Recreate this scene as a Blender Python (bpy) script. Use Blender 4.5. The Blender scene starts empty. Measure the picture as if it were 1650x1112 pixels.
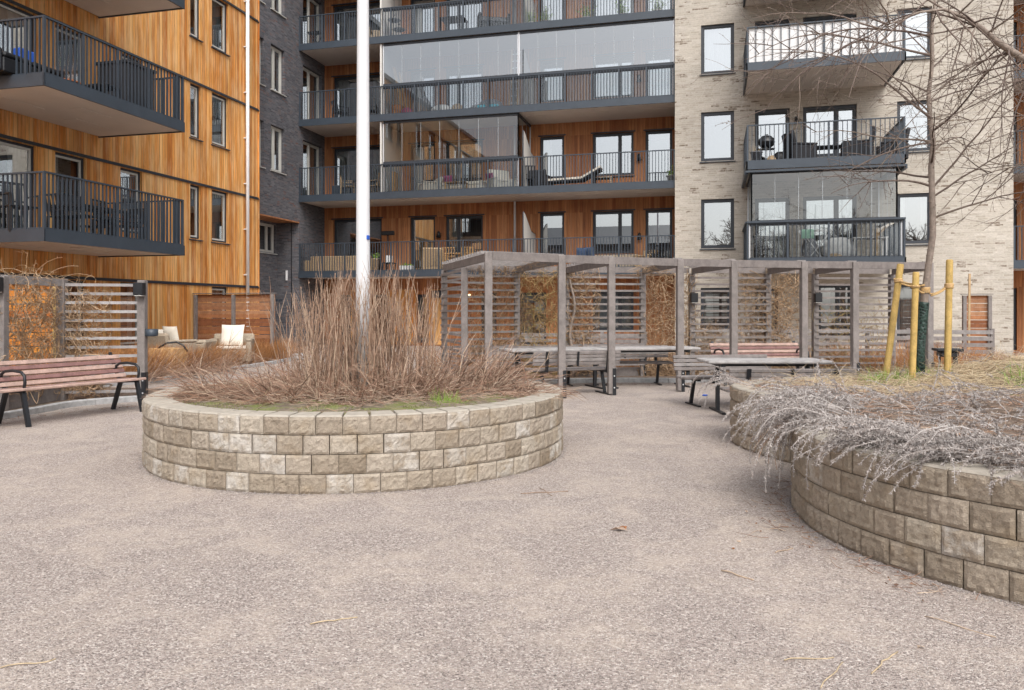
import bpy, math, random
from mathutils import Vector, Matrix, noise
random.seed(7)
R_ = random.Random
PI = math.pi
sc = bpy.context.scene
col = sc.collection

# ------------------------------------------------------------------ camera frame helpers
TH = math.radians(14.4); FP = 1263.0; HC = 1.45; HY = 500.0
Fx, Fy = -math.sin(TH), math.cos(TH)
Rx, Ry = math.cos(TH), math.sin(TH)
def W(lat, zc): return (zc*Fx+lat*Rx, zc*Fy+lat*Ry)
def W3(lat, zc, z): return Vector((zc*Fx+lat*Rx, zc*Fy+lat*Ry, z))
def ray(px):
    a = (px-825)/FP
    return Fx+a*Rx, Fy+a*Ry
def onY(px, Y):
    dx, dy = ray(px); t = Y/dy; return dx*t, t
def onX(px, X):
    dx, dy = ray(px); t = X/dx; return dy*t, t
def zz(py, t): return HC+(HY-py)*t/FP
def gp(px, py, z=0.0):
    zc = FP*(HC-z)/(py-HY); return W3((px-825)/FP*zc, zc, z)

# ------------------------------------------------------------------ object helpers
def tag(o, label=None, cat=None, group=None, kind=None):
    if label: o['label'] = label
    if cat: o['category'] = cat
    if group: o['group'] = group
    if kind: o['kind'] = kind
    return o
def empty(name, loc, label, cat, group=None, rz=0.0):
    o = bpy.data.objects.new(name, None); o.empty_display_size = 0.2
    o.location = loc; o.rotation_euler = (0, 0, rz); col.objects.link(o)
    return tag(o, label, cat, group)
def copy_tree(o, parent=None):
    c = o.copy(); col.objects.link(c)
    if parent is not None: c.parent = parent
    for ch in list(o.children): copy_tree(ch, c)
    return c
def origin(o):
    v = Vector((0, 0, 0))
    while o is not None:
        v += Vector(o.location); o = o.parent
    return v

class MB:
    def __init__(s): s.v = []; s.f = []; s.sm = []
    def add(s, vs, fs, sm=False):
        b = len(s.v); s.v += [tuple(p) for p in vs]
        for f in fs: s.f.append(tuple(b+i for i in f)); s.sm.append(sm)
        return s
    def box(s, x0, x1, y0, y1, z0, z1):
        if x0 > x1: x0, x1 = x1, x0
        if y0 > y1: y0, y1 = y1, y0
        if z0 > z1: z0, z1 = z1, z0
        return s.add([(x0,y0,z0),(x1,y0,z0),(x1,y1,z0),(x0,y1,z0),(x0,y0,z1),(x1,y0,z1),(x1,y1,z1),(x0,y1,z1)],
                     [(0,3,2,1),(4,5,6,7),(0,1,5,4),(1,2,6,5),(2,3,7,6),(3,0,4,7)])
    def bbox(s, x0, x1, y0, y1, z0, z1, b=0.01):
        # box with all edges chamfered
        if x0 > x1: x0, x1 = x1, x0
        if y0 > y1: y0, y1 = y1, y0
        if z0 > z1: z0, z1 = z1, z0
        b = min(b, (x1-x0)*.45, (y1-y0)*.45, (z1-z0)*.45)
        X = (x0, x1); Y = (y0, y1); Z = (z0, z1); idx = {}; vs = []
        for i in (0,1):
            for j in (0,1):
                for k in (0,1):
                    sx, sy, sz = (1,-1)[i], (1,-1)[j], (1,-1)[k]
                    for a in range(3):
                        p = [X[i]+sx*b, Y[j]+sy*b, Z[k]+sz*b]
                        p[a] = (X[i], Y[j], Z[k])[a]
                        idx[(i,j,k,a)] = len(vs); vs.append(tuple(p))
        fs = []
        g = lambda i,j,k,a: idx[(i,j,k,a)]
        for i in (0,1):
            f = [g(i,0,0,0), g(i,1,0,0), g(i,1,1,0), g(i,0,1,0)]; fs.append(f if i else f[::-1])
            f = [g(0,i,0,1), g(0,i,1,1), g(1,i,1,1), g(1,i,0,1)]; fs.append(f if i else f[::-1])
            f = [g(0,0,i,2), g(1,0,i,2), g(1,1,i,2), g(0,1,i,2)]; fs.append(f if i else f[::-1])
        for j in (0,1):
            for k in (0,1):
                fs.append([g(0,j,k,1), g(1,j,k,1), g(1,j,k,2), g(0,j,k,2)])
                fs.append([g(j,0,k,0), g(j,1,k,0), g(j,1,k,2), g(j,0,k,2)])
                fs.append([g(j,k,0,0), g(j,k,1,0), g(j,k,1,1), g(j,k,0,1)])
        for i in (0,1):
            for j in (0,1):
                for k in (0,1): fs.append([g(i,j,k,0), g(i,j,k,1), g(i,j,k,2)])
        return s.add(vs, fs)
    def bar(s, p0, p1, w, h, up=(0,0,1), ext=0.0):
        # rectangular bar from p0 to p1, w across, h along "up"
        p0 = Vector(p0); p1 = Vector(p1); d = (p1-p0).normalized()
        p0 = p0-d*ext; p1 = p1+d*ext
        upv = Vector(up)
        if abs(d.dot(upv.normalized())) > .98: upv = Vector((1,0,0))
        sd = d.cross(upv).normalized(); u = sd.cross(d).normalized()
        vs = []
        for p in (p0, p1):
            for a, b in ((-1,-1),(1,-1),(1,1),(-1,1)): vs.append(p+sd*(a*w/2)+u*(b*h/2))
        return s.add(vs, [(0,3,2,1),(4,5,6,7),(0,1,5,4),(1,2,6,5),(2,3,7,6),(3,0,4,7)])
    def tube(s, pts, rad, n=6, caps=True, sm=True):
        pts = [Vector(p) for p in pts]; k = len(pts)
        rs = rad if isinstance(rad, (list, tuple)) else [rad]*k
        vs = []; ref = None
        for i, p in enumerate(pts):
            d = (pts[min(i+1,k-1)]-pts[max(i-1,0)])
            if d.length < 1e-7: d = Vector((0,0,1))
            d.normalize()
            if ref is None: ref = Vector((0,0,1)) if abs(d.z) < .9 else Vector((1,0,0))
            a = d.cross(ref)
            if a.length < 1e-4: a = d.cross(Vector((0,1,0)))
            a.normalize(); b = d.cross(a).normalized(); ref = a.cross(d)
            for j in range(n):
                t = 2*PI*j/n; vs.append(p+(a*math.cos(t)+b*math.sin(t))*rs[i])
        fs = []
        for i in range(k-1):
            for j in range(n):
                fs.append((i*n+j, i*n+(j+1)%n, (i+1)*n+(j+1)%n, (i+1)*n+j))
        s.add(vs, fs, sm)
        if caps:
            s.add([], [])
            b = len(s.v)-len(vs)
            s.f.append(tuple(b+j for j in range(n))[::-1]); s.sm.append(False)
            s.f.append(tuple(b+(k-1)*n+j for j in range(n))); s.sm.append(False)
        return s
    def lathe(s, cx, cy, prof, n=24):
        vs = []; k = len(prof)
        for r, z in prof:
            for j in range(n):
                t = 2*PI*j/n; vs.append((cx+r*math.cos(t), cy+r*math.sin(t), z))
        fs = []
        for i in range(k-1):
            for j in range(n): fs.append((i*n+j, i*n+(j+1)%n, (i+1)*n+(j+1)%n, (i+1)*n+j))
        s.add(vs, fs, True)
        return s
    def build(s, name, mat, parent=None, local=False):
        me = bpy.data.meshes.new(name)
        off = Vector((0,0,0)) if (local or parent is None) else origin(parent)
        me.from_pydata([(v[0]-off.x, v[1]-off.y, v[2]-off.z) for v in s.v], [], s.f)
        me.polygons.foreach_set('use_smooth', s.sm)
        me.materials.append(mat); me.update()
        o = bpy.data.objects.new(name, me); col.objects.link(o)
        if parent is not None: o.parent = parent
        return o

# ------------------------------------------------------------------ material helpers
class NT:
    def __init__(s, name):
        s.m = bpy.data.materials.new(name); s.m.use_nodes = True
        s.t = s.m.node_tree; s.t.nodes.clear()
        s.out = s.t.nodes.new('ShaderNodeOutputMaterial')
        s._tc = None
    def n(s, typ, **kw):
        nd = s.t.nodes.new(typ)
        for k, v in kw.items(): setattr(nd, k, v)
        return nd
    def set(s, sock, v):
        if isinstance(v, bpy.types.NodeSocket): s.t.links.new(v, sock)
        elif v is not None:
            if isinstance(v, (tuple, list)) and len(v) == 3 and sock.type == 'RGBA': v = (*v, 1)
            sock.default_value = v
    def math(s, op, a, b=None, c=None, clamp=False):
        nd = s.n('ShaderNodeMath', operation=op, use_clamp=clamp)
        s.set(nd.inputs[0], a)
        if b is not None: s.set(nd.inputs[1], b)
        if c is not None: s.set(nd.inputs[2], c)
        return nd.outputs[0]
    def tc(s, which='Object'):
        if s._tc is None: s._tc = s.n('ShaderNodeTexCoord')
        return s._tc.outputs[which]
    def pos(s):
        return s.n('ShaderNodeNewGeometry').outputs['Position']
    def sep(s, v):
        nd = s.n('ShaderNodeSeparateXYZ'); s.set(nd.inputs[0], v); return nd.outputs
    def comb(s, x=0.0, y=0.0, z=0.0):
        nd = s.n('ShaderNodeCombineXYZ')
        for i, v in enumerate((x, y, z)): s.set(nd.inputs[i], v)
        return nd.outputs[0]
    def noise(s, vec, scale=5, detail=3, rough=.5, dist=0.0):
        nd = s.n('ShaderNodeTexNoise'); s.set(nd.inputs['Vector'], vec)
        nd.inputs['Scale'].default_value = scale; nd.inputs['Detail'].default_value = detail
        nd.inputs['Roughness'].default_value = rough; nd.inputs['Distortion'].default_value = dist
        return nd.outputs[0]
    def vor(s, vec, scale=5, feature='F1', out='Distance', rnd=1.0):
        nd = s.n('ShaderNodeTexVoronoi', feature=feature); s.set(nd.inputs['Vector'], vec)
        nd.inputs['Scale'].default_value = scale; nd.inputs['Randomness'].default_value = rnd
        return nd.outputs[out]
    def white(s, v, dim='3D'):
        nd = s.n('ShaderNodeTexWhiteNoise', noise_dimensions=dim)
        if dim == '1D': s.set(nd.inputs['W'], v)
        else: s.set(nd.inputs['Vector'], v)
        return nd.outputs['Value']
    def ramp(s, fac, stops, interp='LINEAR'):
        nd = s.n('ShaderNodeValToRGB'); s.set(nd.inputs[0], fac)
        cr = nd.color_ramp; cr.interpolation = interp
        while len(cr.elements) < len(stops): cr.elements.new(.5)
        for e, (p, c) in zip(cr.elements, stops):
            e.position = p; e.color = (*c, 1) if len(c) == 3 else c
        return nd.outputs[0]
    def mr(s, v, a, b, c=0.0, d=1.0):
        nd = s.n('ShaderNodeMapRange'); s.set(nd.inputs[0], v)
        for i, x in enumerate((a, b, c, d)): s.set(nd.inputs[i+1], x)
        return nd.outputs[0]
    def mix(s, fac, a, b, mode='MIX'):
        nd = s.n('ShaderNodeMix', data_type='RGBA', blend_type=mode)
        s.set(nd.inputs[0], fac); s.set(nd.inputs[6], a); s.set(nd.inputs[7], b)
        return nd.outputs[2]
    def bump(s, h, strength=.5, dist=.01, normal=None):
        nd = s.n('ShaderNodeBump'); s.set(nd.inputs['Height'], h)
        nd.inputs['Strength'].default_value = strength; nd.inputs['Distance'].default_value = dist
        if normal is not None: s.set(nd.inputs['Normal'], normal)
        return nd.outputs[0]
    def pbsdf(s, color, rough=.6, metal=0.0, spec=.5, normal=None, **kw):
        nd = s.n('ShaderNodeBsdfPrincipled')
        s.set(nd.inputs['Base Color'], color); s.set(nd.inputs['Roughness'], rough)
        s.set(nd.inputs['Metallic'], metal); s.set(nd.inputs['Specular IOR Level'], spec)
        if normal is not None: s.set(nd.inputs['Normal'], normal)
        for k, v in kw.items(): s.set(nd.inputs[k], v)
        s.t.links.new(nd.outputs[0], s.out.inputs['Surface'])
        return nd

def mottled(name, c, rough=.6, metal=0.0, spec=.5, var=.15, scale=6, bump=.0, bscale=60):
    t = NT(name); p = t.tc()
    n1 = t.noise(p, scale, 5, .6); k = t.mr(n1, .3, .7, 1-var, 1+var)
    cc = t.mix(1.0, c, t.comb(k, k, k), 'MULTIPLY')
    nrm = t.bump(t.noise(p, bscale, 3), bump, .004) if bump else None
    r = t.mr(t.noise(p, scale*2.3, 3), .3, .7, rough*.85, min(1, rough*1.15))
    t.pbsdf(cc, r, metal, spec, nrm); return t.m

def wood_clad(name, tones, w=.115, seam=.45, phase=0.0, bleach=None):
    t = NT(name); x, y, z = t.sep(t.pos())
    u = t.math('ADD', x, y); ub = t.math('DIVIDE', u, w)
    bi = t.math('FLOOR', ub); fr = t.math('FRACT', ub)
    st = t.math('FLOOR', t.math('DIVIDE', t.math('SUBTRACT', z, 2.24), 3.0))
    seed = t.math('ADD', bi, t.math('MULTIPLY', st, 17.3))
    rnd = t.white(seed, '1D')
    k = len(tones)
    base = t.ramp(rnd, [(i/(k-1), c) for i, c in enumerate(tones)])
    g1 = t.noise(t.comb(t.math('MULTIPLY', u, 22), t.math('MULTIPLY', z, 1.1), t.math('MULTIPLY', rnd, 40)), 1.0, 5, .65, .6)
    g2 = t.noise(t.comb(t.math('MULTIPLY', u, 120), t.math('MULTIPLY', z, 3), rnd), 1.0, 3, .6)
    f = t.math('MULTIPLY', t.mr(g1, .25, .75, .62, 1.3), t.mr(g2, .3, .7, .86, 1.12))
    c = t.mix(1.0, base, t.comb(f, f, f), 'MULTIPLY')
    big = t.noise(t.comb(t.math('MULTIPLY', u, .8), t.math('MULTIPLY', z, .35), 0.0), 1.0, 3, .5)
    fb = t.mr(big, .3, .7, .85, 1.13); c = t.mix(1.0, c, t.comb(fb, fb, fb), 'MULTIPLY')
    if bleach:
        bl = t.mr(t.noise(t.comb(t.math('MULTIPLY', u, 6), t.math('MULTIPLY', z, .9), 3.0), 1, 4, .6), .45, .75, 0, .5)
        c = t.mix(bl, c, bleach)
    # small knots and streaks
    kn = t.vor(t.comb(t.math('MULTIPLY', u, 8.7), t.math('MULTIPLY', z, 1.3), 0.0), 1.0)
    c = t.mix(t.mr(kn, .02, .06, .5, 0), c, (.08, .03, .012))
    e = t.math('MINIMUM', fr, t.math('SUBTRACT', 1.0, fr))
    sm = t.mr(e, .015, .05, seam, 1.0)  # seams darkened in the colour, standing for the shadow between boards
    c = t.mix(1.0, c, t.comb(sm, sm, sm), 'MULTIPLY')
    hgt = t.math('ADD', t.mr(e, 0, .09, 0, 1), t.math('MULTIPLY', g2, .12))
    hgt = t.math('ADD', hgt, t.math('MULTIPLY', rnd, .5))
    t.pbsdf(c, t.mr(g1, .3, .7, .5, .75), 0, .3, t.bump(hgt, .6, .012)); return t.m

def brick(name, tones, mortar, bw, bh, dark=None, darkp=.1, mw=.010, bumpd=.006):
    t = NT(name); x, y, z = t.sep(t.pos())
    u = t.math('ADD', x, y); wob = t.noise(t.comb(u, z, 0.0), 3, 2)
    zr = t.math('DIVIDE', z, bh); row = t.math('FLOOR', zr); fz = t.math('FRACT', zr)
    off = t.math('MULTIPLY', t.white(row, '1D'), bw)
    ur = t.math('DIVIDE', t.math('ADD', u, off), bw); ci = t.math('FLOOR', ur); fu = t.math('FRACT', ur)
    rnd = t.white(t.comb(ci, row, 0.0)); rnd2 = t.white(t.comb(ci, row, 5.0))
    k = len(tones); base = t.ramp(rnd, [(i/(k-1), c) for i, c in enumerate(tones)])
    n1 = t.noise(t.comb(t.math('MULTIPLY', u, 14), t.math('MULTIPLY', z, 40), rnd), 1, 4, .65)
    f = t.mr(n1, .3, .7, .8, 1.18); c = t.mix(1.0, base, t.comb(f, f, f), 'MULTIPLY')
    if dark:
        sel = t.mr(rnd2, 1-darkp, 1-darkp+.02, 0, 1)
        clus = t.mr(t.noise(t.comb(t.math('MULTIPLY', u, 1.3), t.math('MULTIPLY', z, 2.2), 9.0), 1, 2), .47, .58, 0, 1)
        blot = t.mr(t.noise(t.comb(t.math('MULTIPLY', u, 9), t.math('MULTIPLY', z, 22), rnd2), 1, 3), .38, .55, .1, 1)
        c = t.mix(t.math('MULTIPLY', t.math('MULTIPLY', sel, clus), blot), c, dark)
        smu = t.mr(t.noise(t.comb(t.math('MULTIPLY', u, 2.6), t.math('MULTIPLY', z, 9), 4.0), 1, 4, .6), .60, .76, 0, .30); c = t.mix(smu, c, dark)
    eu = t.math('MULTIPLY', t.math('MINIMUM', fu, t.math('SUBTRACT', 1.0, fu)), bw)
    ez = t.math('MULTIPLY', t.math('MINIMUM', fz, t.math('SUBTRACT', 1.0, fz)), bh)
    e = t.math('MINIMUM', eu, ez)
    mm = t.mr(e, mw*.4, mw*.75, 1, 0)
    c = t.mix(mm, c, mortar)
    big = t.mr(t.noise(t.comb(u, z, 0.0), .35, 3), .3, .7, .9, 1.1); c = t.mix(1.0, c, t.comb(big, big, big), 'MULTIPLY')
    h = t.math('ADD', t.mr(e, 0, mw, 0, 1), t.math('MULTIPLY', n1, .5))
    t.pbsdf(c, .9, 0, .25, t.bump(h, .6, bumpd)); return t.m

def glass(name, fmin=.28, tint=(.78,.82,.82), wav=.0):
    t = NT(name)
    fr = t.n('ShaderNodeLayerWeight'); fr.inputs[0].default_value = .35
    fac = t.math('ADD', t.math('MULTIPLY', fr.outputs['Fresnel'], .55), fmin, clamp=True)
    g = t.n('ShaderNodeBsdfGlossy'); g.inputs['Roughness'].default_value = .0
    g.inputs['Color'].default_value = (.93, .97, 1, 1)
    if wav: t.set(g.inputs['Normal'], t.bump(t.noise(t.pos(), .8, 1), wav, .02))
    tr = t.n('ShaderNodeBsdfTransparent'); tr.inputs['Color'].default_value = (*tint, 1)
    mx = t.n('ShaderNodeMixShader'); t.set(mx.inputs[0], fac)
    t.t.links.new(tr.outputs[0], mx.inputs[1]); t.t.links.new(g.outputs[0], mx.inputs[2])
    t.t.links.new(mx.outputs[0], t.out.inputs['Surface']); return t.m

def stem_mat(name, tones, rough=.85, per_island=True):
    t = NT(name)
    g = t.n('ShaderNodeNewGeometry')
    k = len(tones); c = t.ramp(g.outputs['Random Per Island'], [(i/(k-1), x) for i, x in enumerate(tones)])
    f = t.mr(t.noise(t.pos(), 25, 3), .3, .7, .8, 1.2); c = t.mix(1.0, c, t.comb(f, f, f), 'MULTIPLY')
    t.pbsdf(c, rough, 0, .25); return t.m

def timber(name, tones, rough=.8, vary=1.0):
    # weathered sawn timber, per board tone, streaks along the long direction of the object
    t = NT(name); p = t.pos(); x, y, z = t.sep(p)
    g = t.n('ShaderNodeNewGeometry')
    k = len(tones); c = t.ramp(g.outputs['Random Per Island'], [(i/(k-1), q) for i, q in enumerate(tones)])
    u = t.math('ADD', x, y)
    n1 = t.noise(t.comb(t.math('MULTIPLY', u, 3), t.math('MULTIPLY', z, 3), t.math('MULTIPLY', t.math('SUBTRACT', x, y), 3)), 2, 5, .7)
    n2 = t.noise(p, 70, 3, .6)
    f = t.math('MULTIPLY', t.mr(n1, .3, .7, .74, 1.22), t.mr(n2, .3, .7, .88, 1.12))
    c = t.mix(1.0, c, t.comb(f, f, f), 'MULTIPLY')
    t.pbsdf(c, rough, 0, .25, t.bump(n2, .35, .003)); return t.m

M = {}
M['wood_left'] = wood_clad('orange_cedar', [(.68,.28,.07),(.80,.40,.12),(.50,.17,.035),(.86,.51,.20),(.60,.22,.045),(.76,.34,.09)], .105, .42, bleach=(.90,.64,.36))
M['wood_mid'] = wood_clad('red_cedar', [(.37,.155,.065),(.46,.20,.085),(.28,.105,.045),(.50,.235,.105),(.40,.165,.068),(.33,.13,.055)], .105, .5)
M['dark_brick'] = brick('charcoal_brick', [(.085,.085,.095),(.12,.118,.13),(.07,.07,.08),(.15,.145,.155),(.13,.105,.105)], (.135,.135,.145), .22, .062, (.15,.075,.06), .10)
M['beige_brick'] = brick('cream_brick', [(.42,.38,.325),(.465,.425,.37),(.39,.35,.295),(.51,.47,.415),(.435,.39,.333)], (.495,.455,.395), .29, .072, (.19,.15,.115), .22, .010)
M['metal'] = mottled('anthracite_metal', (.038,.050,.066), .42, 0.0, .5, .12, 3)
M['black'] = mottled('black_steel', (.012,.013,.016), .45, 0, .5, .2, 8)
M['soffit'] = mottled('soffit_board', (.70,.64,.58), .8, 0, .2, .05, 1.2)
M['frame_dark'] = mottled('dark_frame', (.030,.035,.045), .45, 0, .5, .1, 5)
M['frame_light'] = mottled('light_frame', (.55,.54,.50), .5, 0, .4, .06, 5)
M['pole'] = mottled('pole_paint', (.66,.665,.68), .4, 0, .4, .05, 2)
M['white'] = mottled('white_paint', (.74,.74,.74), .45, 0, .4, .05, 3)
M['alu'] = mottled('aluminium', (.62,.63,.65), .4, .3, .5, .06, 3)
M['edge'] = mottled('glass_edge', (.42,.46,.48), .3, 0, .5, .05, 3)
M['panel'] = mottled('frosted_panel', (.66,.64,.60), .6, 0, .3, .04, 2)
M['glass'] = glass('window_glass', .42)
M['glass_clear'] = glass('balcony_glass', .085, (.9,.92,.92))
M['glass_milky'] = glass('balcony_glass_upper', .27, (.85,.88,.9))
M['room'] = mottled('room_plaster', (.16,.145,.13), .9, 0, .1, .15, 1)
def curtain_mat(name, c):
    t = NT(name); x, y, z = t.sep(t.pos()); u = t.math('ADD', x, y)
    n1 = t.noise(t.comb(t.math('MULTIPLY', u, 14), t.math('MULTIPLY', z, .5), 0.0), 1, 2)
    f = t.mr(n1, .3, .7, .85, 1.1); cc = t.mix(1.0, c, t.comb(f, f, f), 'MULTIPLY')
    t.pbsdf(cc, .9, 0, .1, t.bump(n1, .8, .05)); return t.m
M['curtain'] = curtain_mat('white_curtain', (.62,.63,.62))
M['curtain_tan'] = curtain_mat('tan_curtain', (.55,.36,.16))
M['blind'] = mottled('roller_blind', (.60,.63,.62), .9, 0, .1, .04, 1)
M['greywood'] = timber('weathered_timber', [(.19,.167,.157),(.235,.21,.198),(.16,.138,.13),(.265,.24,.228),(.21,.186,.176)])
M['greywood_lt'] = timber('silvery_timber', [(.25,.225,.215),(.205,.18,.17),(.29,.268,.258),(.22,.195,.185)])
M['tabletop'] = timber('sky_lit_tabletop', [(.42,.40,.39),(.37,.35,.34),(.47,.45,.44)])  # paler than the other grey timber: sky light on the top put into the colour
M['screen_slat'] = timber('silvery_screen_slat', [(.34,.32,.315),(.29,.27,.265),(.39,.37,.365)])
M['benchwood'] = timber('mauve_bench_slats', [(.38,.24,.20),(.21,.115,.10),(.47,.33,.27),(.25,.14,.125),(.42,.27,.22)], .65)
M['bench_pale'] = timber('pale_bench_slat', [(.47,.33,.28),(.42,.29,.24)], .65)
M['bench_dark'] = timber('mauve_bench_slat', [(.23,.125,.115),(.27,.155,.14)], .65)
M['browncedar'] = timber('brown_fence_boards', [(.30,.12,.05),(.38,.17,.08),(.22,.085,.04),(.42,.22,.12),(.30,.15,.08)])
M['orangewood'] = timber('orange_fence_boards', [(.55,.20,.035),(.42,.13,.03),(.62,.26,.05),(.48,.17,.035)])
M['stake'] = timber('yellow_stake', [(.50,.34,.11),(.56,.39,.14),(.45,.29,.085)], .75)
M['rope'] = stem_mat('jute_rope', [(.55,.36,.16),(.62,.43,.22)])
M['wicker'] = mottled('beige_wicker', (.36,.30,.23), .8, 0, .2, .25, 40, .8, 120)
M['wicker_dark'] = mottled('dark_wicker', (.03,.03,.034), .7, 0, .3, .3, 40, .8, 120)
M['rattan'] = mottled('honey_rattan', (.42,.30,.18), .7, 0, .3, .25, 30, .6, 100)
M['cushion'] = mottled('cream_cushion', (.76,.71,.62), .9, 0, .1, .06, 5)
M['cushion_pink'] = mottled('plum_cushion', (.30,.07,.17), .9, 0, .1, .1, 5)
M['cushion_blue'] = mottled('navy_cushion', (.06,.09,.16), .9, 0, .1, .3, 30)
M['terracotta'] = mottled('terracotta', (.55,.18,.07), .8, 0, .2, .12, 8)
M['grey_fabric'] = mottled('grey_fabric', (.22,.23,.25), .9, 0, .1, .2, 20)
M['white_cloth'] = mottled('white_cloth', (.70,.70,.70), .9, 0, .1, .08, 10)
M['blue'] = mottled('blue_plastic', (.02,.10,.50), .5, 0, .4, .1, 5)
M['green_plastic'] = mottled('mint_plastic', (.35,.62,.48), .5, 0, .4, .05, 5)
M['turq'] = mottled('turquoise_plastic', (.05,.42,.55), .5, 0, .4, .05, 5)
M['crate'] = timber('pale_crate_wood', [(.50,.36,.21),(.44,.30,.17),(.56,.42,.26)])
M['tablewood'] = timber('pale_oiled_wood', [(.58,.36,.17),(.50,.30,.13)])
M['lampglow'] = None
t = NT('lamp_glow'); e = t.n('ShaderNodeEmission'); e.inputs[0].default_value = (1, .72, .38, 1); e.inputs[1].default_value = 3.0
t.t.links.new(e.outputs[0], t.out.inputs[0]); M['lampglow'] = t.m
t = NT('paper_lampshade'); t.pbsdf((.85,.50,.18), .8, 0, .1, **{'Emission Color': (1,.5,.15,1), 'Emission Strength': .55}); M['shade'] = t.m
M['twig'] = stem_mat('brown_stems', [(.25,.15,.105),(.38,.255,.185),(.13,.077,.056),(.52,.40,.30),(.30,.17,.115),(.19,.11,.08)])
M['twig_up'] = stem_mat('upright_stems', [(.24,.145,.098),(.36,.24,.168),(.12,.07,.05),(.50,.37,.27),(.27,.155,.105)])
M['twig_red'] = stem_mat('rusty_stems', [(.35,.15,.05),(.42,.21,.08),(.26,.10,.04),(.45,.27,.13)])
M['straw'] = stem_mat('straw', [(.52,.42,.27),(.60,.50,.34),(.43,.32,.20),(.66,.56,.40),(.38,.25,.15)])
M['litter'] = stem_mat('dead_litter', [(.36,.25,.19),(.46,.34,.26),(.27,.17,.12),(.50,.42,.34),(.42,.22,.13)])
M['silver'] = stem_mat('silver_leaves', [(.34,.305,.285),(.44,.405,.39),(.23,.195,.175),(.53,.495,.475),(.36,.31,.285)], .9)
M['vine'] = stem_mat('vine_stems', [(.36,.24,.15),(.48,.35,.23),(.26,.155,.09),(.38,.26,.14)])
M['vine_green'] = stem_mat('greenish_vine', [(.30,.25,.10),(.36,.25,.12),(.31,.19,.09),(.24,.15,.085)])
M['green'] = stem_mat('spring_green', [(.20,.34,.05),(.28,.42,.07),(.14,.25,.04),(.36,.44,.14)])
M['moss_green'] = stem_mat('dull_moss', [(.17,.19,.065),(.22,.23,.09),(.14,.15,.05),(.27,.26,.12)])
M['bark'] = mottled('smooth_bark', (.27,.22,.185), .8, 0, .25, .3, 18, .7, 60)
M['twigbark'] = stem_mat('twig_bark', [(.13,.098,.085),(.20,.155,.13),(.10,.072,.062),(.26,.21,.17)])
M['meshguard'] = None
t = NT('green_mesh_guard'); p = t.tc(); v = t.vor(p, 38, 'F1')
c = t.mix(t.mr(v, .3, .42, 1, 0), (.028,.055,.045), (.006,.009,.008)); t.pbsdf(c, .5, 0, .4, t.bump(v, .8, .01)); M['meshguard'] = t.m

# gravel
t = NT('fine_gravel'); p = t.pos()
v1 = t.vor(p, 115, 'F1', 'Color'); v1s = t.sep(v1)[0]; d1 = t.vor(p, 115)
v2 = t.sep(t.vor(p, 320, 'F1', 'Color'))[1]
base = t.ramp(v1s, [(0,(.10,.085,.08)),(.13,(.27,.23,.215)),(.45,(.39,.335,.31)),(.8,(.48,.425,.395)),(1,(.76,.71,.67))])
fine = t.ramp(v2, [(0,(.20,.17,.16)),(.5,(.39,.34,.31)),(1,(.58,.525,.485))])
c = t.mix(.30, base, fine)
patch = t.noise(p, 1.5, 7, .68, .6); patch2 = t.noise(p, 8, 5, .7)
pm = t.math('MULTIPLY', t.mr(patch, .44, .60, 0, 1), t.mr(patch2, .36, .58, .25, 1))
sand = t.ramp(t.noise(p, 60, 3), [(.3,(.42,.36,.305)),(.7,(.53,.465,.40))])
c = t.mix(t.math('MULTIPLY', pm, .5), c, sand)
bl = t.mr(t.noise(p, .35, 4, .6), .3, .7, .93, 1.02); c = t.mix(1.0, c, t.comb(bl, bl, bl), 'MULTIPLY')
dk = t.mr(t.noise(p, 24, 5, .75), .56, .74, 0, .38); c = t.mix(dk, c, (.24,.205,.20)); lt = t.mr(t.noise(p, 31, 5, .75), .60, .75, 0, .5); c = t.mix(lt, c, (.62,.57,.52)); c = t.mix(1.0, c, (1.01,.985,.96), 'MULTIPLY')
h = t.math('ADD', t.math('MULTIPLY', t.mr(d1, 0, .6, 1, 0), t.mr(pm, 0, 1, 1, .35)), t.math('MULTIPLY', t.noise(p, 7, 3), 1.2))
t.pbsdf(c, .95, 0, .2, t.bump(h, .9, .008)); M['gravel'] = t.m
# soil
t = NT('bed_soil'); p = t.pos(); n1 = t.noise(p, 9, 6, .7); n2 = t.noise(p, 60, 3, .6)
c = t.ramp(n1, [(.3,(.10,.07,.055)),(.5,(.19,.145,.115)),(.7,(.28,.22,.175))])
c = t.mix(t.mr(t.noise(p, 2.2, 4, .6), .62, .74, 0, .25), c, (.17,.17,.07))
t.pbsdf(c, .95, 0, .15, t.bump(t.math('ADD', n1, t.math('MULTIPLY', n2, .5)), .9, .03)); M['soil'] = t.m
t = NT('mossy_soil'); p = t.pos(); n1 = t.noise(p, 9, 6, .7); n2 = t.noise(p, 80, 3, .6)
c = t.ramp(n1, [(.3,(.13,.10,.075)),(.5,(.22,.18,.135)),(.7,(.31,.26,.20))])
c = t.mix(t.mr(t.noise(p, 3.2, 5, .65), .46, .60, 0, .75), c, t.ramp(n2, [(.3,(.12,.15,.035)),(.7,(.26,.30,.08))]))
t.pbsdf(c, .95, 0, .15, t.bump(t.math('ADD', n1, t.math('MULTIPLY', n2, .5)), .9, .03)); M['moss'] = t.m
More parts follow.
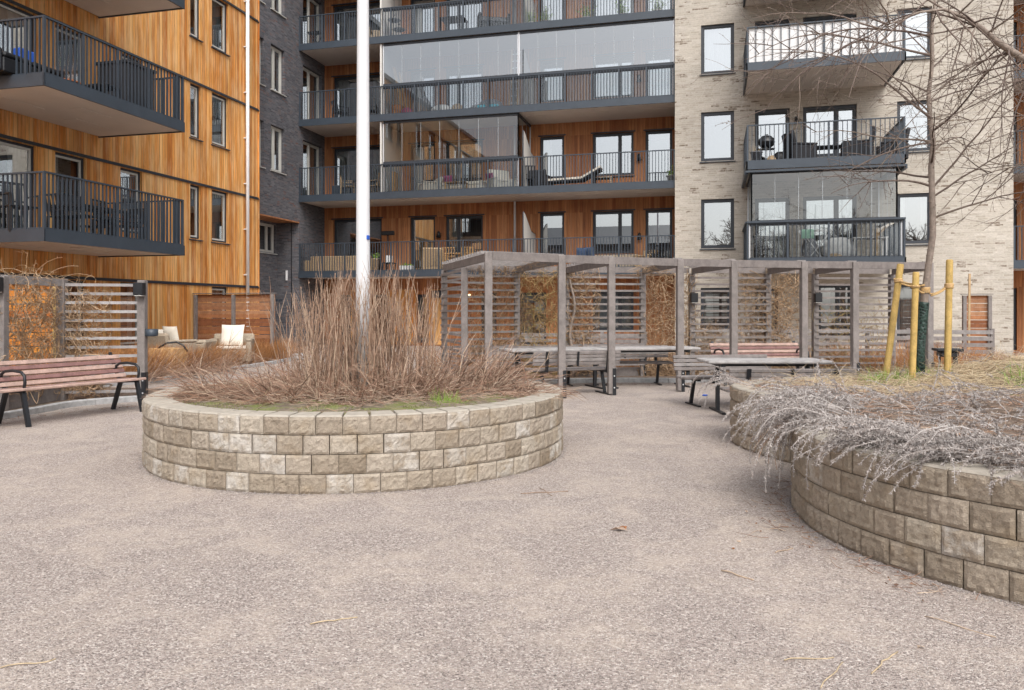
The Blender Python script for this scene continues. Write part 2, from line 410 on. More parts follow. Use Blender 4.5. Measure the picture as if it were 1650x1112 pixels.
# split-face blocks
def block_mat(name, tones, bl=.86):
    t = NT(name); p = t.pos(); g = t.n('ShaderNodeNewGeometry'); rnd = g.outputs['Random Per Island']
    k = len(tones); c = t.ramp(rnd, [(i/(k-1), q) for i, q in enumerate(tones)])
    n1 = t.noise(p, 26, 6, .7); n2 = t.noise(p, 140, 3, .6)
    f = t.math('MULTIPLY', t.mr(n1, .3, .7, .76, 1.2), t.mr(n2, .3, .7, .88, 1.12))
    c = t.mix(1.0, c, t.comb(f, f, f), 'MULTIPLY')
    # pale lime bloom on some blocks
    r2 = t.white(rnd, '1D')
    bloom = t.math('MULTIPLY', t.mr(r2, bl, bl+.05, 0, 1), t.mr(t.noise(p, 9, 4, .7), .40, .60, 0, .6))
    sp = t.mr(t.noise(p, 75, 4, .75), .58, .70, 0, .45); c = t.mix(sp, c, (.13,.10,.075))
    c = t.mix(bloom, c, (.60,.565,.51)); c = t.mix(1.0, c, (1.07,1.09,1.13), 'MULTIPLY')
    ochre = t.mr(t.noise(p, 5, 3), .55, .70, 0, .35); c = t.mix(ochre, c, (.30,.22,.13))
    n3 = t.noise(p, 62, 4, .75); h = t.math('ADD', t.math('ADD', n1, t.math('MULTIPLY', n3, .55)), t.math('MULTIPLY', n2, .25))
    t.pbsdf(c, .92, 0, .2, t.bump(h, 1.0, .015)); return t.m
M['block'] = block_mat('split_face_block', [(.34,.28,.215),(.40,.34,.27),(.285,.23,.17),(.37,.31,.24),(.42,.36,.285),(.35,.29,.22),(.25,.20,.145)])
M['block_grey'] = block_mat('split_face_block_grey', [(.32,.26,.195),(.37,.305,.235),(.29,.235,.175),(.345,.285,.215),(.39,.33,.255)], .93)
M['cap'] = mottled('block_top', (.40,.36,.305), .9, 0, .2, .14, 14, .4, 90)
M['kerb'] = mottled('granite_kerb', (.40,.40,.40), .85, 0, .3, .25, 12, .6, 60)

# ------------------------------------------------------------------ walls with openings
class Wall:
    """vertical plane; axis 'Y' : y = c, faces -y ; axis 'X' : x = c, faces +x"""
    def __init__(s, axis, c): s.a = axis; s.c = c
    def p(s, u, z, d=0.0):
        return (u, s.c-d, z) if s.a == 'Y' else (s.c+d, u, z)
    def u(s, px):
        return onY(px, s.c)[0] if s.a == 'Y' else onX(px, s.c)[0]
    def t(s, px): return onY(px, s.c)[1] if s.a == 'Y' else onX(px, s.c)[1]
    def z(s, px, py): return zz(py, s.t(px))
    def box(s, mb, u0, u1, z0, z1, d0, d1):
        a = s.p(u0, z0, d0); b = s.p(u1, z1, d1)
        return mb.box(a[0], b[0], a[1], b[1], a[2], b[2])
    def bbox(s, mb, u0, u1, z0, z1, d0, d1, b=.006):
        a = s.p(u0, z0, d0); q = s.p(u1, z1, d1)
        return mb.bbox(a[0], q[0], a[1], q[1], a[2], q[2], b)
    def sheet(s, u0, u1, z0, z1, ops, rev=.14):
        mb = MB()
        us = sorted({u0, u1, *[q for o in ops for q in o[:2]]}); zs = sorted({z0, z1, *[q for o in ops for q in o[2:4]]})
        us = [q for q in us if u0-1e-6 <= q <= u1+1e-6]; zs = [q for q in zs if z0-1e-6 <= q <= z1+1e-6]
        for i in range(len(us)-1):
            for j in range(len(zs)-1):
                cu = (us[i]+us[i+1])/2; cz = (zs[j]+zs[j+1])/2
                if any(o[0] < cu < o[1] and o[2] < cz < o[3] for o in ops): continue
                mb.add([s.p(us[i],zs[j]), s.p(us[i+1],zs[j]), s.p(us[i+1],zs[j+1]), s.p(us[i],zs[j+1])], [(0,1,2,3)])
        for a, b, c, d in ops:
            for q in (((a,c),(a,d)), ((b,d),(b,c)), ((a,d),(b,d)), ((b,c),(a,c))):
                (u_, z_), (v_, w_) = q
                mb.add([s.p(u_,z_), s.p(v_,w_), s.p(v_,w_,-rev), s.p(u_,z_,-rev)], [(0,1,2,3)])
        return mb
    def window(s, parent, a, b, c, d, fm='frame_dark', mull=(), sill=False, curtain=None, head=False, rev=.10,
               fw=.075, name='window', sashm=None, glassm='glass', trans=(), blind=None, depth=1.6, label=None, cover=(0,1)):
        f = MB(); d0, d1 = -rev-.06, -rev+.012
        s.box(f, a, b, d-fw, d, d0, d1); s.box(f, a, b, c, c+fw, d0, d1)
        s.box(f, a, a+fw, c+fw, d-fw, d0, d1); s.box(f, b-fw, b, c+fw, d-fw, d0, d1)
        edges = [a+fw]
        for m in mull:
            um = a+(b-a)*m; s.box(f, um-fw*.55, um+fw*.55, c+fw, d-fw, d0, d1); edges += [um-fw*.55, um+fw*.55]
        for m in trans:
            zm = c+(d-c)*m; s.box(f, a+fw, b-fw, zm-fw*.4, zm+fw*.4, d0, d1-.004)
        edges.append(b-fw)
        # thin inner sash
        f_main = f; f = MB() if sashm else f
        for i in range(0, len(edges), 2):
            l, r = edges[i], edges[i+1]; q = .028 if not sashm else .05
            s.box(f, l, l+q, c+fw, d-fw, d0+.01, d1-.022); s.box(f, r-q, r, c+fw, d-fw, d0+.01, d1-.022)
            s.box(f, l+q, r-q, c+fw, c+fw+q, d0+.01, d1-.022); s.box(f, l+q, r-q, d-fw-q, d-fw, d0+.01, d1-.022)
        o = f_main.build(name, M[fm], parent)
        if sashm: f.build('sash', M[sashm], o)
        if label: o['label'] = label
        g = MB(); g.add([s.p(a+fw*.8,c+fw*.8,-rev-.035), s.p(b-fw*.8,c+fw*.8,-rev-.035), s.p(b-fw*.8,d-fw*.8,-rev-.035), s.p(a+fw*.8,d-fw*.8,-rev-.035)], [(0,1,2,3)])
        g.build('pane', M[glassm], o)
        r = MB(); dd = -rev-.061
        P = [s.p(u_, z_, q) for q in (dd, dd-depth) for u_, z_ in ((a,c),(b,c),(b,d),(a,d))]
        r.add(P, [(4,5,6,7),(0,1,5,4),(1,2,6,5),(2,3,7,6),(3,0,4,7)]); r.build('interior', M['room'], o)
        if curtain:
            cm = MB(); e0, e1 = a+fw, b-fw
            if curtain == 'sides': spans = [(e0, e0+(e1-e0)*.24), (e1-(e1-e0)*.22, e1)]
            elif curtain == 'left': spans = [(e0, e0+(e1-e0)*.4)]
            elif curtain == 'right': spans = [(e1-(e1-e0)*.4, e1)]
            else: spans = [(e0, e1)]
            for l, rr in spans:
                n = max(6, int((rr-l)/.03)); vs = []
                for i in range(n+1):
                    uu = l+(rr-l)*i/n; q = -rev-.2-.035*math.sin(i*1.25)-.015*math.sin(i*.7+1)
                    vs += [s.p(uu, c+.03, q), s.p(uu, d-.02, q)]
                cm.add(vs, [(2*i,2*i+2,2*i+3,2*i+1) for i in range(n)], True)
            cm.build('curtain', M['curtain_tan' if curtain == 'tan' else 'curtain'], o)
        if blind:
            bm = MB(); s.box(bm, a+fw, b-fw, d-(d-c)*blind, d-.02, -rev-.11, -rev-.10); bm.build('blind', M['blind'], o)
        if sill:
            sm = MB(); A = [s.p(u_, z_, q) for u_ in (a-.05, b+.05) for z_, q in ((c-.005,-rev),(c-.03,.06),(c-.055,.06),(c-.055,.03),(c-.045,-rev))]
            sm.add(A, [(0,1,6,5),(1,2,7,6),(2,3,8,7),(3,4,9,8),(0,4,3,2,1),(5,6,7,8,9)]); sm.build('sill', M['metal' if fm=='frame_dark' else 'frame_light'], o)
        if head:
            hm = MB(); s.box(hm, a-.07, b+.07, d+.002, d+.045, -.02, .05); hm.build('head_flashing', M['frame_dark'], o)
        return o

ZF = [2.97, 5.97, 8.97, 11.97]          # balcony floor levels
# ------------------------------------------------------------------ railings and balconies
def rail_run(mb, hb, p0, p1, zf, top=1.13, sp=.108, first=True, posts=True, zdrop=.03):
    p0 = Vector((*p0, 0)); p1 = Vector((*p1, 0)); L = (p1-p0).length; d = (p1-p0)/L
    n = max(2, round(L/sp)); side = Vector((-d.y, d.x, 0))
    for i in range(n+1):
        p = p0+d*(L*i/n)
        big = posts and (i % 9 == 0 or i == n)
        a = p-d*(.0105 if not big else .030); b = p+d*(.0105 if not big else .030)
        hw = .016 if not big else .02
        vs = []
        for z in (zf-zdrop, zf+top-.02):
            for e in (a-side*hw, b-side*hw, b+side*hw, a+side*hw): vs.append((e.x, e.y, z))
        mb.add(vs, [(0,1,5,4),(1,2,6,5),(2,3,7,6),(3,0,4,7)])
    hb.bar((p0.x,p0.y,zf+top), (p1.x,p1.y,zf+top), .055, .032, ext=.0277)
    mb.bar((p0.x,p0.y,zf+.05), (p1.x,p1.y,zf+.05), .018, .03)
def balcony(parent, x0, x1, y0, y1, zf, sides, name='balcony', th=.24, panels=(), label=None, rail=True, sp=.108):
    """sides: list of (p0,p1) railing runs; panels: rectangles raised on the soffit"""
    f = MB()
    i_ = .05
    f.box(x0, x1, y0, y1, zf-.16, zf-.004)               # deck slab
    for (a, b) in sides:
        a = Vector((*a, 0)); b = Vector((*b, 0)); d = (b-a).normalized(); s_ = Vector((-d.y, d.x, 0))
        c = Vector(((x0+x1)/2, (y0+y1)/2, 0))
        if (c-a).dot(s_) > 0: s_ = -s_                   # outward
        a2 = a+s_*.022; b2 = b+s_*.022
        f.bar((a2.x,a2.y,zf-.11+.02), (b2.x,b2.y,zf-.11+.02), .04, th, ext=.042)
    o = f.build(name, M['metal'], parent)
    if label: o['label'] = label
    s_ = MB(); s_.box(x0+.03, x1-.03, y0+.03, y1-.002, zf-.185, zf-.163)
    for (a, b, c, d) in panels: s_.bbox(a, b, c, d, zf-.20, zf-.186, .012)
    s_.build('soffit', M['soffit'], o)
    if rail:
        r = MB(); h = MB()
        for (a, b) in sides: rail_run(r, h, a, b, zf, sp=sp)
        ro = r.build('railing', M['metal'], o); h.build('handrail', M['metal'], o)
    return o

# =================================================================== GROUND
g = MB(); g.add([(-150,-120,0),(150,-120,0),(150,150,0),(-150,150,0)], [(0,1,2,3)])
tag(g.build('ground', M['gravel']), kind='structure')

# =================================================================== LEFT TIMBER BUILDING
XW = -14.95; LW = Wall('X', XW); YC = 23.6
wb = empty('timber_apartment_building', (XW, YC, 0), 'apartment building clad in vertical bright orange timber boards at the left of the yard', 'building')
ops = []; wins = []
def addw(k, a, b, c, d, **kw): ops.append((a, b, c, d)); wins.append((a, b, c, d, kw))
for k in range(-1, 3):
    hd = 5.18+3*k
    for pa, pb, lo, kw in ((306.5, 323.5, 3.58, dict(curtain='full', sill=True)), (341.5, 367.5, 3.58, dict(curtain='full', sill=True, blind=.42 if k == 1 else None)),
                           (194, 229, 3.5, dict(curtain='sides')), (89, 138, 2.99, dict(name='door', curtain='left', label=None)), (-75, 58, 2.99 if k >= 0 else 3.5, dict(curtain='sides', mull=(.5,)))):
        if k == -1 and lo == 3.58 and pa < 330: continue
        lo_ = lo+3*k if k >= 0 else (.15 if lo == 2.99 else lo-3)
        addw(k, LW.u(pa), LW.u(pb), lo_, hd, **kw)
TOP = 15.3; TL = 12.35
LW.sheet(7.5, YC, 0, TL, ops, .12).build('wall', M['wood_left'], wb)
for a, b, c, d, kw in wins: LW.window(wb, a, b, c, d, rev=.08, fw=.055, sashm='frame_light', **kw)
for k in range(4):
    s_ = MB(); z = 2.24+3*k; LW.box(s_, 7.5, YC+.01, z-.045, z-.012, .002, .045); LW.box(s_, 7.5, YC+.01, z-.012, z+.03, .002, .022); s_.build('drip_flashing', M['frame_dark'], wb)
s_ = MB(); s_.box(XW-.04, XW+.03, YC, YC+.05, 0, TL); s_.build('corner_trim', M['wood_left'], wb)
s_ = MB(); s_.box(XW-11, XW-.01, YC-.003, YC+.04, 0, TL); s_.box(XW-11, XW-.01, 7.5, 7.54, 0, TL); s_.build('end_wall', M['wood_left'], wb)
s_ = MB(); s_.box(XW-11, XW+.08, 7.3, YC+.08, TL, TL+.2); s_.build('roof', M['frame_dark'], wb)
bx, by0, by1 = -12.5, 12.4, 16.46
for k in range(3):
    zf = 2.99+3*k
    balcony(wb, XW+.01, bx, by0, by1, zf, [((XW+.05,by0),(bx,by0)), ((bx,by0),(bx,by1)), ((bx,by1),(XW+.05,by1))],
            panels=[(XW+.6, XW+.95, by0+.5, by0+1.5), (XW+.6, XW+.95, by1-1.7, by1-.7), (XW+1.5, XW+1.8, by0+1.6, by0+2.5)])
dp = MB(); yy = onX(399, XW+.1)[0]
dp.tube([(XW+.10, yy, 1.9), (XW+.10, yy, TL)], .058, 12)
for z in [2.6+1.5*i for i in range(7)]: dp.box(XW, XW+.11, yy-.07, yy+.07, z, z+.03)
dp.tube([(XW+.10, yy, .1), (XW+.10, yy, 1.9)], .052, 12)
dp.build('downpipe', M['white'], wb)

# =================================================================== CENTRAL BUILDING (balcony terraces)
YB, YW = 28.0, 30.1; XD = -15.9
CW = Wall('Y', YW)
xl, xr = XD, onY(1087.5, 27.8)[0]
cb = empty('terraced_apartment_building', ((xl+xr)/2, YW, 0), 'middle apartment building with long stacked balconies in front of a reddish brown timber facade', 'building')
ops = []; wins = []
spec = [(537, 615, 0, dict(mull=(), name='window', curtain='sides')), (661, 701, 0, dict(name='door', curtain='left')), (718, 778, 0.0, dict(mull=(.33,), curtain='left')),
        (870, 909, .62, dict(curtain='left')), (955, 1021, .63, dict(mull=(.66,), sill=True)), (1040, 1083.5, 0, dict(name='door'))]
for k in range(-1, 4):
    hd = 5.26+3*k
    if k == -1:
        for pa, pb, lo, hh, kw in ((955, 1021, .66, 2.2, dict(mull=(.66,), curtain='full')), (775, 800, .5, 2.15, dict(curtain='sides')), (838, 880, .1, 2.15, dict(name='door', curtain='left')),
                                   (548, 566, .12, 2.1, dict(name='door')), (600, 624, .12, 2.1, dict(name='door')), (672, 690, .12, 2.1, dict(name='door'))):
            a, b = CW.u(pa), CW.u(pb); ops.append((a, b, lo, hh)); wins.append((a, b, lo, hh, kw))
        continue
    for i, (pa, pb, lo, kw) in enumerate(spec):
        kw = dict(kw)
        if k == 0 and i == 1: kw['curtain'] = 'tan'
        if k == 2 and i >= 3: kw['curtain'] = 'full'
        if k == 0 and i in (0, 3, 4): kw['curtain'] = None
        a, b = CW.u(pa), CW.u(pb); lo_ = ZF[k]+lo+.02
        ops.append((a, b, lo_, hd)); wins.append((a, b, lo_, hd, kw))
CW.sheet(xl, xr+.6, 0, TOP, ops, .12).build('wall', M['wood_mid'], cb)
for a, b, c, d, kw in wins: CW.window(cb, a, b, c, d, rev=.12, head=c > 2.4, **kw)
s_ = MB(); s_.box(xl, xr+.5, YB-.4, YW+8, TOP, TOP+.3); s_.build('roof', M['frame_dark'], cb)
XG = onY(616.5, YB)[0]; XG2 = onY(834, YB)[0]; XS = onY(845, YB+.3)[0]
for k in range(5):
    zf = 2.94+3*k
    pan = []
    for q in range(6):
        xx = xl+1.5+q*2.35; pan.append((xx, xx+1.25, YB+.75, YB+1.45))
    balcony(cb, xl+.01, xr-.01, YB, YW, zf, [((xl+.03,YB),(xr-.03,YB))], panels=pan, rail=k < 4)
def glazing(parent, runs, z0, z1, gm='glass_clear', w=.74, name='balcony_glazing', vis=True):
    tr = MB(); pn = MB(); eds = []
    for a, b in runs:
        a = Vector((*a,0)); b = Vector((*b,0)); L = (b-a).length; n = max(1, round(L/w)); d = (b-a)/L
        tr.bar((a.x,a.y,z1-.03), (b.x,b.y,z1-.03), .06, .09); tr.bar((a.x,a.y,z0+.03), (b.x,b.y,z0+.03), .06, .07)
        for i in range(n):
            p = a+d*(L*i/n+.006); q = a+d*(L*(i+1)/n-.006)
            pn.add([(p.x,p.y,z0+.06),(q.x,q.y,z0+.06),(q.x,q.y,z1-.07),(p.x,p.y,z1-.07)], [(0,1,2,3)])
            if i: eds.append(((p.x-d.x*.006,p.y-d.y*.006,z0+.06), (p.x-d.x*.006,p.y-d.y*.006,z1-.07), .008, .010, (d.x,d.y,0), 'edge'))
        for e in (a, b): eds.append(((e.x,e.y,z0), (e.x,e.y,z1), .04, .04, (d.x,d.y,0), 'alu'))
    o = tr.build(name, M['frame_dark'], parent)
    pn.build('glass_panel', M[gm], o)
    for a_, b_, w1, h1_, up_, mt_ in eds: ed = MB(); ed.bar(a_, b_, w1, h1_, up=up_); ed.build('edge_profile', M[mt_], o)
    return o
yg = YB+.09
glazing(cb, [((XG,yg),(XG2,yg)), ((XG2,yg),(XG2,YW-.05))], 5.94+1.17, 8.72, 'glass_clear')
glazing(cb, [((XG,yg),(XG2,yg))], 8.94+1.17, 11.72, 'glass_milky')
glazing(cb, [((XG2+.05,yg),(xr-.05,yg))], 8.94+1.17, 11.72, 'glass_milky')
glazing(cb, [((XG,yg+.02),(XG2,yg+.02))], 5.97, 5.94+1.12, 'glass_clear')
glazing(cb, [((XG,yg+.02),(xr-.05,yg+.02))], 8.97, 8.94+1.12, 'glass_clear')
glazing(cb, [((XG,yg+.02),(xr-.05,yg+.02))], 11.97, 11.94+1.12, 'glass_clear')
for k in (1, 2, 3):                       # white divider at the left end of the glazing
    s_ = MB(); s_.box(XG-.12, XG-.06, YB+.03, YB+.14, ZF[k]-.02, ZF[k]+2.74); s_.box(XG-.11, XG-.07, YB+.14, YW-.01, ZF[k]-.01, ZF[k]+2.74); s_.build('divider_panel', M['panel'], cb)
for k in (0, 1, 2, 3):                    # sloping privacy screens near the middle
    s_ = MB(); z0 = ZF[k]; xs = XS
    A = [(xs-.02,YB+.12,z0+.03),(xs-.02,YW-.02,z0+.03),(xs-.02,YW-.02,z0+1.45),(xs-.02,YW-.75,z0+1.5),(xs-.02,YB+.35,z0+2.05),(xs-.02,YB+.12,z0+2.1)]
    B = [(x_+.04,y_,z_) for x_,y_,z_ in A]; n = len(A)
    s_.add(A+B, [tuple(range(n))[::-1], tuple(range(n,2*n))]+[(i,(i+1)%n,n+(i+1)%n,n+i) for i in range(n)])
    o = s_.build('privacy_screen', M['panel'], cb)
    e_ = MB()
    for p_, q_ in ((A[0],A[5]),(A[5],A[4]),(A[4],A[3]),(A[3],A[2])): e_.bar((p_[0]+.02,p_[1],p_[2]), (q_[0]+.02,q_[1],q_[2]), .06, .035, up=(1,0,0.01))
    e_.build('screen_frame', M['frame_dark'], o)
s_ = MB(); xp = onY(829.5, YW-.12)[0]
s_.tube([(xp, YW-.12, .1), (xp, YW-.12, TOP-.3)], .045, 10); s_.build('downpipe', M['alu'], cb)
for k in range(3):                        # wall lanterns
    for pxl, ok in ((708, k == 0), (1030, True)):
        if not ok: continue
        xx = CW.u(pxl if k else pxl+.5); z = CW.z(pxl, 382 if pxl > 900 else 379)+3*k-.05
        s_ = MB(); s_.box(xx-.04, xx+.04, YW-.03, YW, z+.02, z+.14); s_.lathe(xx, YW-.12, [(.02,z+.20),(.05,z+.18),(.095,z-.06),(.09,z-.06),(.04,z+.15)], 12); s_.build('wall_lantern', M['black'], cb)
# ground floor lit bulkhead light
s_ = MB(); xx = CW.u(757); s_.lathe(xx, YW-.06, [(.0,2.10),(.05,2.09),(.06,2.03),(.0,2.0)], 12); s_.build('entrance_lamp', M['lampglow'], cb)
# orange entrance doors under the first balcony
for pa, pb in ((566, 572), (625, 671), (692, 714)):
    s_ = MB(); a, b = CW.u(pa), CW.u(pb); CW.bbox(s_, a, b, .05, 2.3, .002, .05); s_.build('entrance_panel', M['wood_left'], cb)
s_ = MB(); CW.bbox(s_, CW.u(700), CW.u(716), 1.95, 2.25, .05, .35); s_.build('entrance_canopy', M['metal'], cb)

# =================================================================== DARK BRICK WING
DW = Wall('X', XD)
db = empty('dark_brick_building', (XD, 26.5, 0), 'charcoal brick wing with pale window frames between the orange facade and the balconies', 'building')
YD0, YD1 = 23.2, YW
ops = []; wins = []
for k in (1, 2, 3):
    for pa, pb in ((436.5, 458.5),): ops.append((DW.u(pa), DW.u(pb), 3.68+3*k, 5.36+3*k)); wins.append((*ops[-1], dict(curtain='sides', sill=True, mull=(.45,))))
    a = DW.u(410); b = DW.u(425); ops.append((a, b, 3.68+3*k, 5.36+3*k)); wins.append((*ops[-1], dict(curtain='sides', sill=True)))
    ops.append((28.30, 29.86, 3.0+3*k, 5.28+3*k)); wins.append((*ops[-1], dict(curtain='sides', mull=(.48,), name='door')))
DW.sheet(YD0, YD1+.01, 4.95, TOP, [o for o in ops], .16).build('wall', M['dark_brick'], db)
for a, b, c, d, kw in wins: DW.window(db, a, b, c, d, fm='frame_light', rev=.15, **kw)
# lower recessed part
XR = -16.9; RW = Wall('X', XR)
lo = [(RW.u(417), RW.u(444), 3.72, 4.85)]
RW.sheet(YD0-1, YB+.001, 0, 4.95, lo, .12).build('recessed_wall', M['dark_brick'], db)
RW.window(db, *lo[0], fm='frame_light', rev=.1, mull=(.6,), sill=True, curtain='left')
s_ = MB(); s_.add([(XR,YB,0),(XD,YB,0),(XD,YB,4.95),(XR,YB,4.95)], [(0,1,2,3)]); s_.add([(XD,YB,0),(XD,YW,0),(XD,YW,4.95),(XD,YB,4.95)], [(0,1,2,3)]); s_.build('return_wall', M['dark_brick'], db)
s_ = MB(); s_.box(XR, XD-.002, YD0, YB-.002, 4.93, 4.99); s_.build('wood_soffit', M['wood_mid'], db)
s_ = MB(); s_.box(XD-.05, XD+.012, YD0, YB, 4.90, 4.948); s_.build('overhang_trim', M['wood_mid'], db)
s_ = MB(); s_.box(XD-10, XD+.1, YD0, YW, TOP, TOP+.25); s_.build('roof', M['frame_dark'], db)
s_ = MB(); xx, _ = onY(462, YB-.03); zt = zz(440, _); s_.bbox(xx-.035, xx+.035, YB-.07, YB-.001, zz(452,_), zt+.1, .01); s_.build('wall_light', M['white'], db)
s_ = MB(); xx, _ = onY(469.5, YB-.02); s_.box(xx-.012, xx+.012, YB-.02, YB-.001, 0, 4.95); s_.build('movement_joint', M['black'], db)
s_ = MB(); xx, _ = onY(445, 27.0); s_.bbox(xx-.18, xx+.22, 26.8, 27.1, zz(486,_), zz(482,_), .01); s_.build('wall_shelf', M['metal'], db)

# =================================================================== BEIGE BRICK BUILDING
YE = 27.8; BW = Wall('Y', YE)
xb0, xb1 = xr, onY(1633, YE)[0]
bb = empty('beige_brick_building', ((xb0+xb1)/2, YE, 0), 'pale cream brick apartment block with dark framed windows on the right', 'building')
ops = []; wins = []
for k in range(-1, 4):
    hd = 5.24+3*k
    if k == -1:
        for pa, pb, lo, hh, kw in ((1129, 1177, .78, 2.22, dict(curtain='left')), (1216, 1254, .12, 2.22, dict(name='door', curtain='right')), (1318, 1372, .5, 2.3, dict(curtain='left', mull=(.6,))), (1445, 1497, .4, 2.3, dict(curtain='full'))):
            ops.append((BW.u(pa), BW.u(pb), lo, hh)); wins.append((*ops[-1], kw))
        continue
    ops.append((BW.u(1129.5), BW.u(1183), 3.58+3*k, hd+.03)); wins.append((*ops[-1], dict(fw=.085, sill=True, curtain=('full' if k == 2 else None))))
    ops.append((BW.u(1216.5), BW.u(1272.5), 2.99+3*k, hd)); wins.append((*ops[-1], dict(name='door', fw=.10, blind=.14, curtain='right' if k < 2 else 'full')))
    ops.append((BW.u(1294), BW.u(1380.5), 3.55+3*k if k else 2.99, hd)); wins.append((*ops[-1], dict(mull=(.63,), fw=.09, blind=.12, curtain='full' if k == 2 else 'sides')))
    ops.append((BW.u(1445.5), BW.u(1502), 3.60+3*k, hd)); wins.append((*ops[-1], dict(fw=.085, sill=True, curtain='sides' if k != 2 else 'full')))
BW.sheet(xb0, xb1, 0, TOP, ops, .13).build('wall', M['beige_brick'], bb)
for a, b, c, d, kw in wins: BW.window(bb, a, b, c, d, rev=.09, **kw)
s_ = MB(); s_.box(xb0-.0, xb0+.02, YE+.001, YW, 0, TOP); s_.box(xb1-.02, xb1, YE+.001, YW+.2, 0, TOP); s_.build('side_wall', M['beige_brick'], bb)
s_ = MB(); s_.box(xb0-.03, xb1+.03, YE-.05, YE+10, TOP, TOP+.3); s_.build('roof', M['frame_dark'], bb)
ex0, ex1, ey = 1.02, 5.41, 25.05
for k in range(4):
    zf = 2.97+3*k
    bo = balcony(bb, ex0, ex1, ey, YE-.01, zf, [((ex0,YE-.03),(ex0,ey)), ((ex0,ey),(ex1,ey)), ((ex1,ey),(ex1,YE-.03))], th=.25, sp=.25 if k == 2 else .13, label='balcony with white screening behind its railing' if k == 2 else None)
    if k == 2:
        c_ = MB()
        for (a, b) in (((ex0+.04,YE-.05),(ex0+.04,ey+.04)), ((ex0+.04,ey+.04),(ex1-.04,ey+.04)), ((ex1-.04,ey+.04),(ex1-.04,YE-.05))):
            a = Vector(a); b = Vector(b); n = 20; vs = []
            for i in range(n+1):
                p_ = a+(b-a)*i/n; w_ = 0.0
                vs += [(p_.x+w_*(a.x==b.x), p_.y+w_*(a.y==b.y), zf+.04), (p_.x, p_.y, zf+1.09)]
            c_.add(vs, [(2*i,2*i+2,2*i+3,2*i+1) for i in range(n)], True)
        c_.build('screen_cloth', M['white_cloth'], bo)
glazing(bb, [((ex0+.12,YE-.05),(ex0+.12,ey+.1)), ((ex0+.12,ey+.1),(ex1-.18,ey+.1)), ((ex1-.18,ey+.1),(ex1-.18,YE-.05))], 4.14, 5.70, 'glass_clear')
glazing(bb, [((ex0+.06,ey+.06),(ex1-.06,ey+.06))], 3.0, 4.10, 'glass_clear', w=1.4)
s_ = MB(); s_.bar((ex0-.03,ey+.03,4.14), (ex1+.03,ey+.03,4.14), .20, .05); s_.bar((ex0+.03,ey,4.14), (ex0+.03,YE,4.14), .2, .05); s_.build('glazing_ledge', M['metal'], bb)
s_ = MB(); s_.bar((ex0,ey-.05,5.68), (ex1,ey-.05,5.68), .14, .06, ext=.05); s_.bar((ex0-.04,ey,5.66), (ex0-.04,YE,5.66), .1, .12); s_.bar((ex1+.04,ey,5.66), (ex1+.04,YE,5.66), .1, .12); s_.build('gutter', M['metal'], bb)
for k in range(1, 3):
    xx = BW.u(1283); z = BW.z(1283, 195)+3*(k-1)
    s_ = MB(); s_.box(xx-.03, xx+.03, YE-.08, YE, z, z+.14); s_.lathe(xx, YE-.13, [(.02,z+.07),(.06,z+.04),(.085,z-.10),(.08,z-.10)], 12); s_.build('wall_lantern', M['black'], bb)

# right hand timber building (sliver)
SW = Wall('Y', 29.9)
rb = empty('timber_corner_building', (xb1+2, 29.9, 0), 'sliver of a brown timber building with dark balconies at the right edge of the yard', 'building')
ops = []; wins = []
for k in range(-1, 4):
    a = xb1+.05; ops.append((a+.1, a+.75, .1 if k < 0 else ZF[k]+.02, 5.2+3*k)); wins.append((*ops[-1], dict(name='door')))
    ops.append((a+1.6, a+3.0, .8 if k < 0 else ZF[k]+.6, 5.2+3*k)); wins.append((*ops[-1], dict(curtain='sides')))
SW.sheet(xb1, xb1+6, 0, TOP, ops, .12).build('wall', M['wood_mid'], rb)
for a, b, c, d, kw in wins: SW.window(rb, a, b, c, d, rev=.1, **kw)
for k in range(4): balcony(rb, xb1+.02, xb1+6, YE+.1, 29.89, 2.97+3*k, [((xb1+.05,YE+.1),(xb1+6,YE+.1))])
s_ = MB(); s_.box(xb1+.03, xb1+6.1, YE-.1, 31, TOP, TOP+.3); s_.build('roof', M['frame_dark'], rb)

# ===== opposite side of the yard, seen only as reflections in the windows
ob = empty("low_grey_building", (0, -34, 0), 'low grey block behind the camera mirrored in the windows', 'building')
s_ = MB(); s_.box(-32, -4, -46, -34, 0, 9.4); s_.build('wall', M['dark_brick'], ob)
s_ = MB(); s_.add([(-32.5,-46.5,9.4),(-3.5,-46.5,9.4),(-3.5,-33.5,9.4),(-32.5,-33.5,9.4),(-32.5,-40,12.2),(-3.5,-40,12.2)], [(0,1,5,4),(2,3,4,5),(0,4,3),(1,2,5)]); s_.build('roof', M['frame_dark'], ob)
for k in range(3):
    for i in range(9):
        s_ = MB(); s_.box(-31+3.1*i, -29.4+3.1*i, -34.0, -33.96, 1.0+3*k, 2.5+3*k); s_.build('window', M['frame_light'], ob)
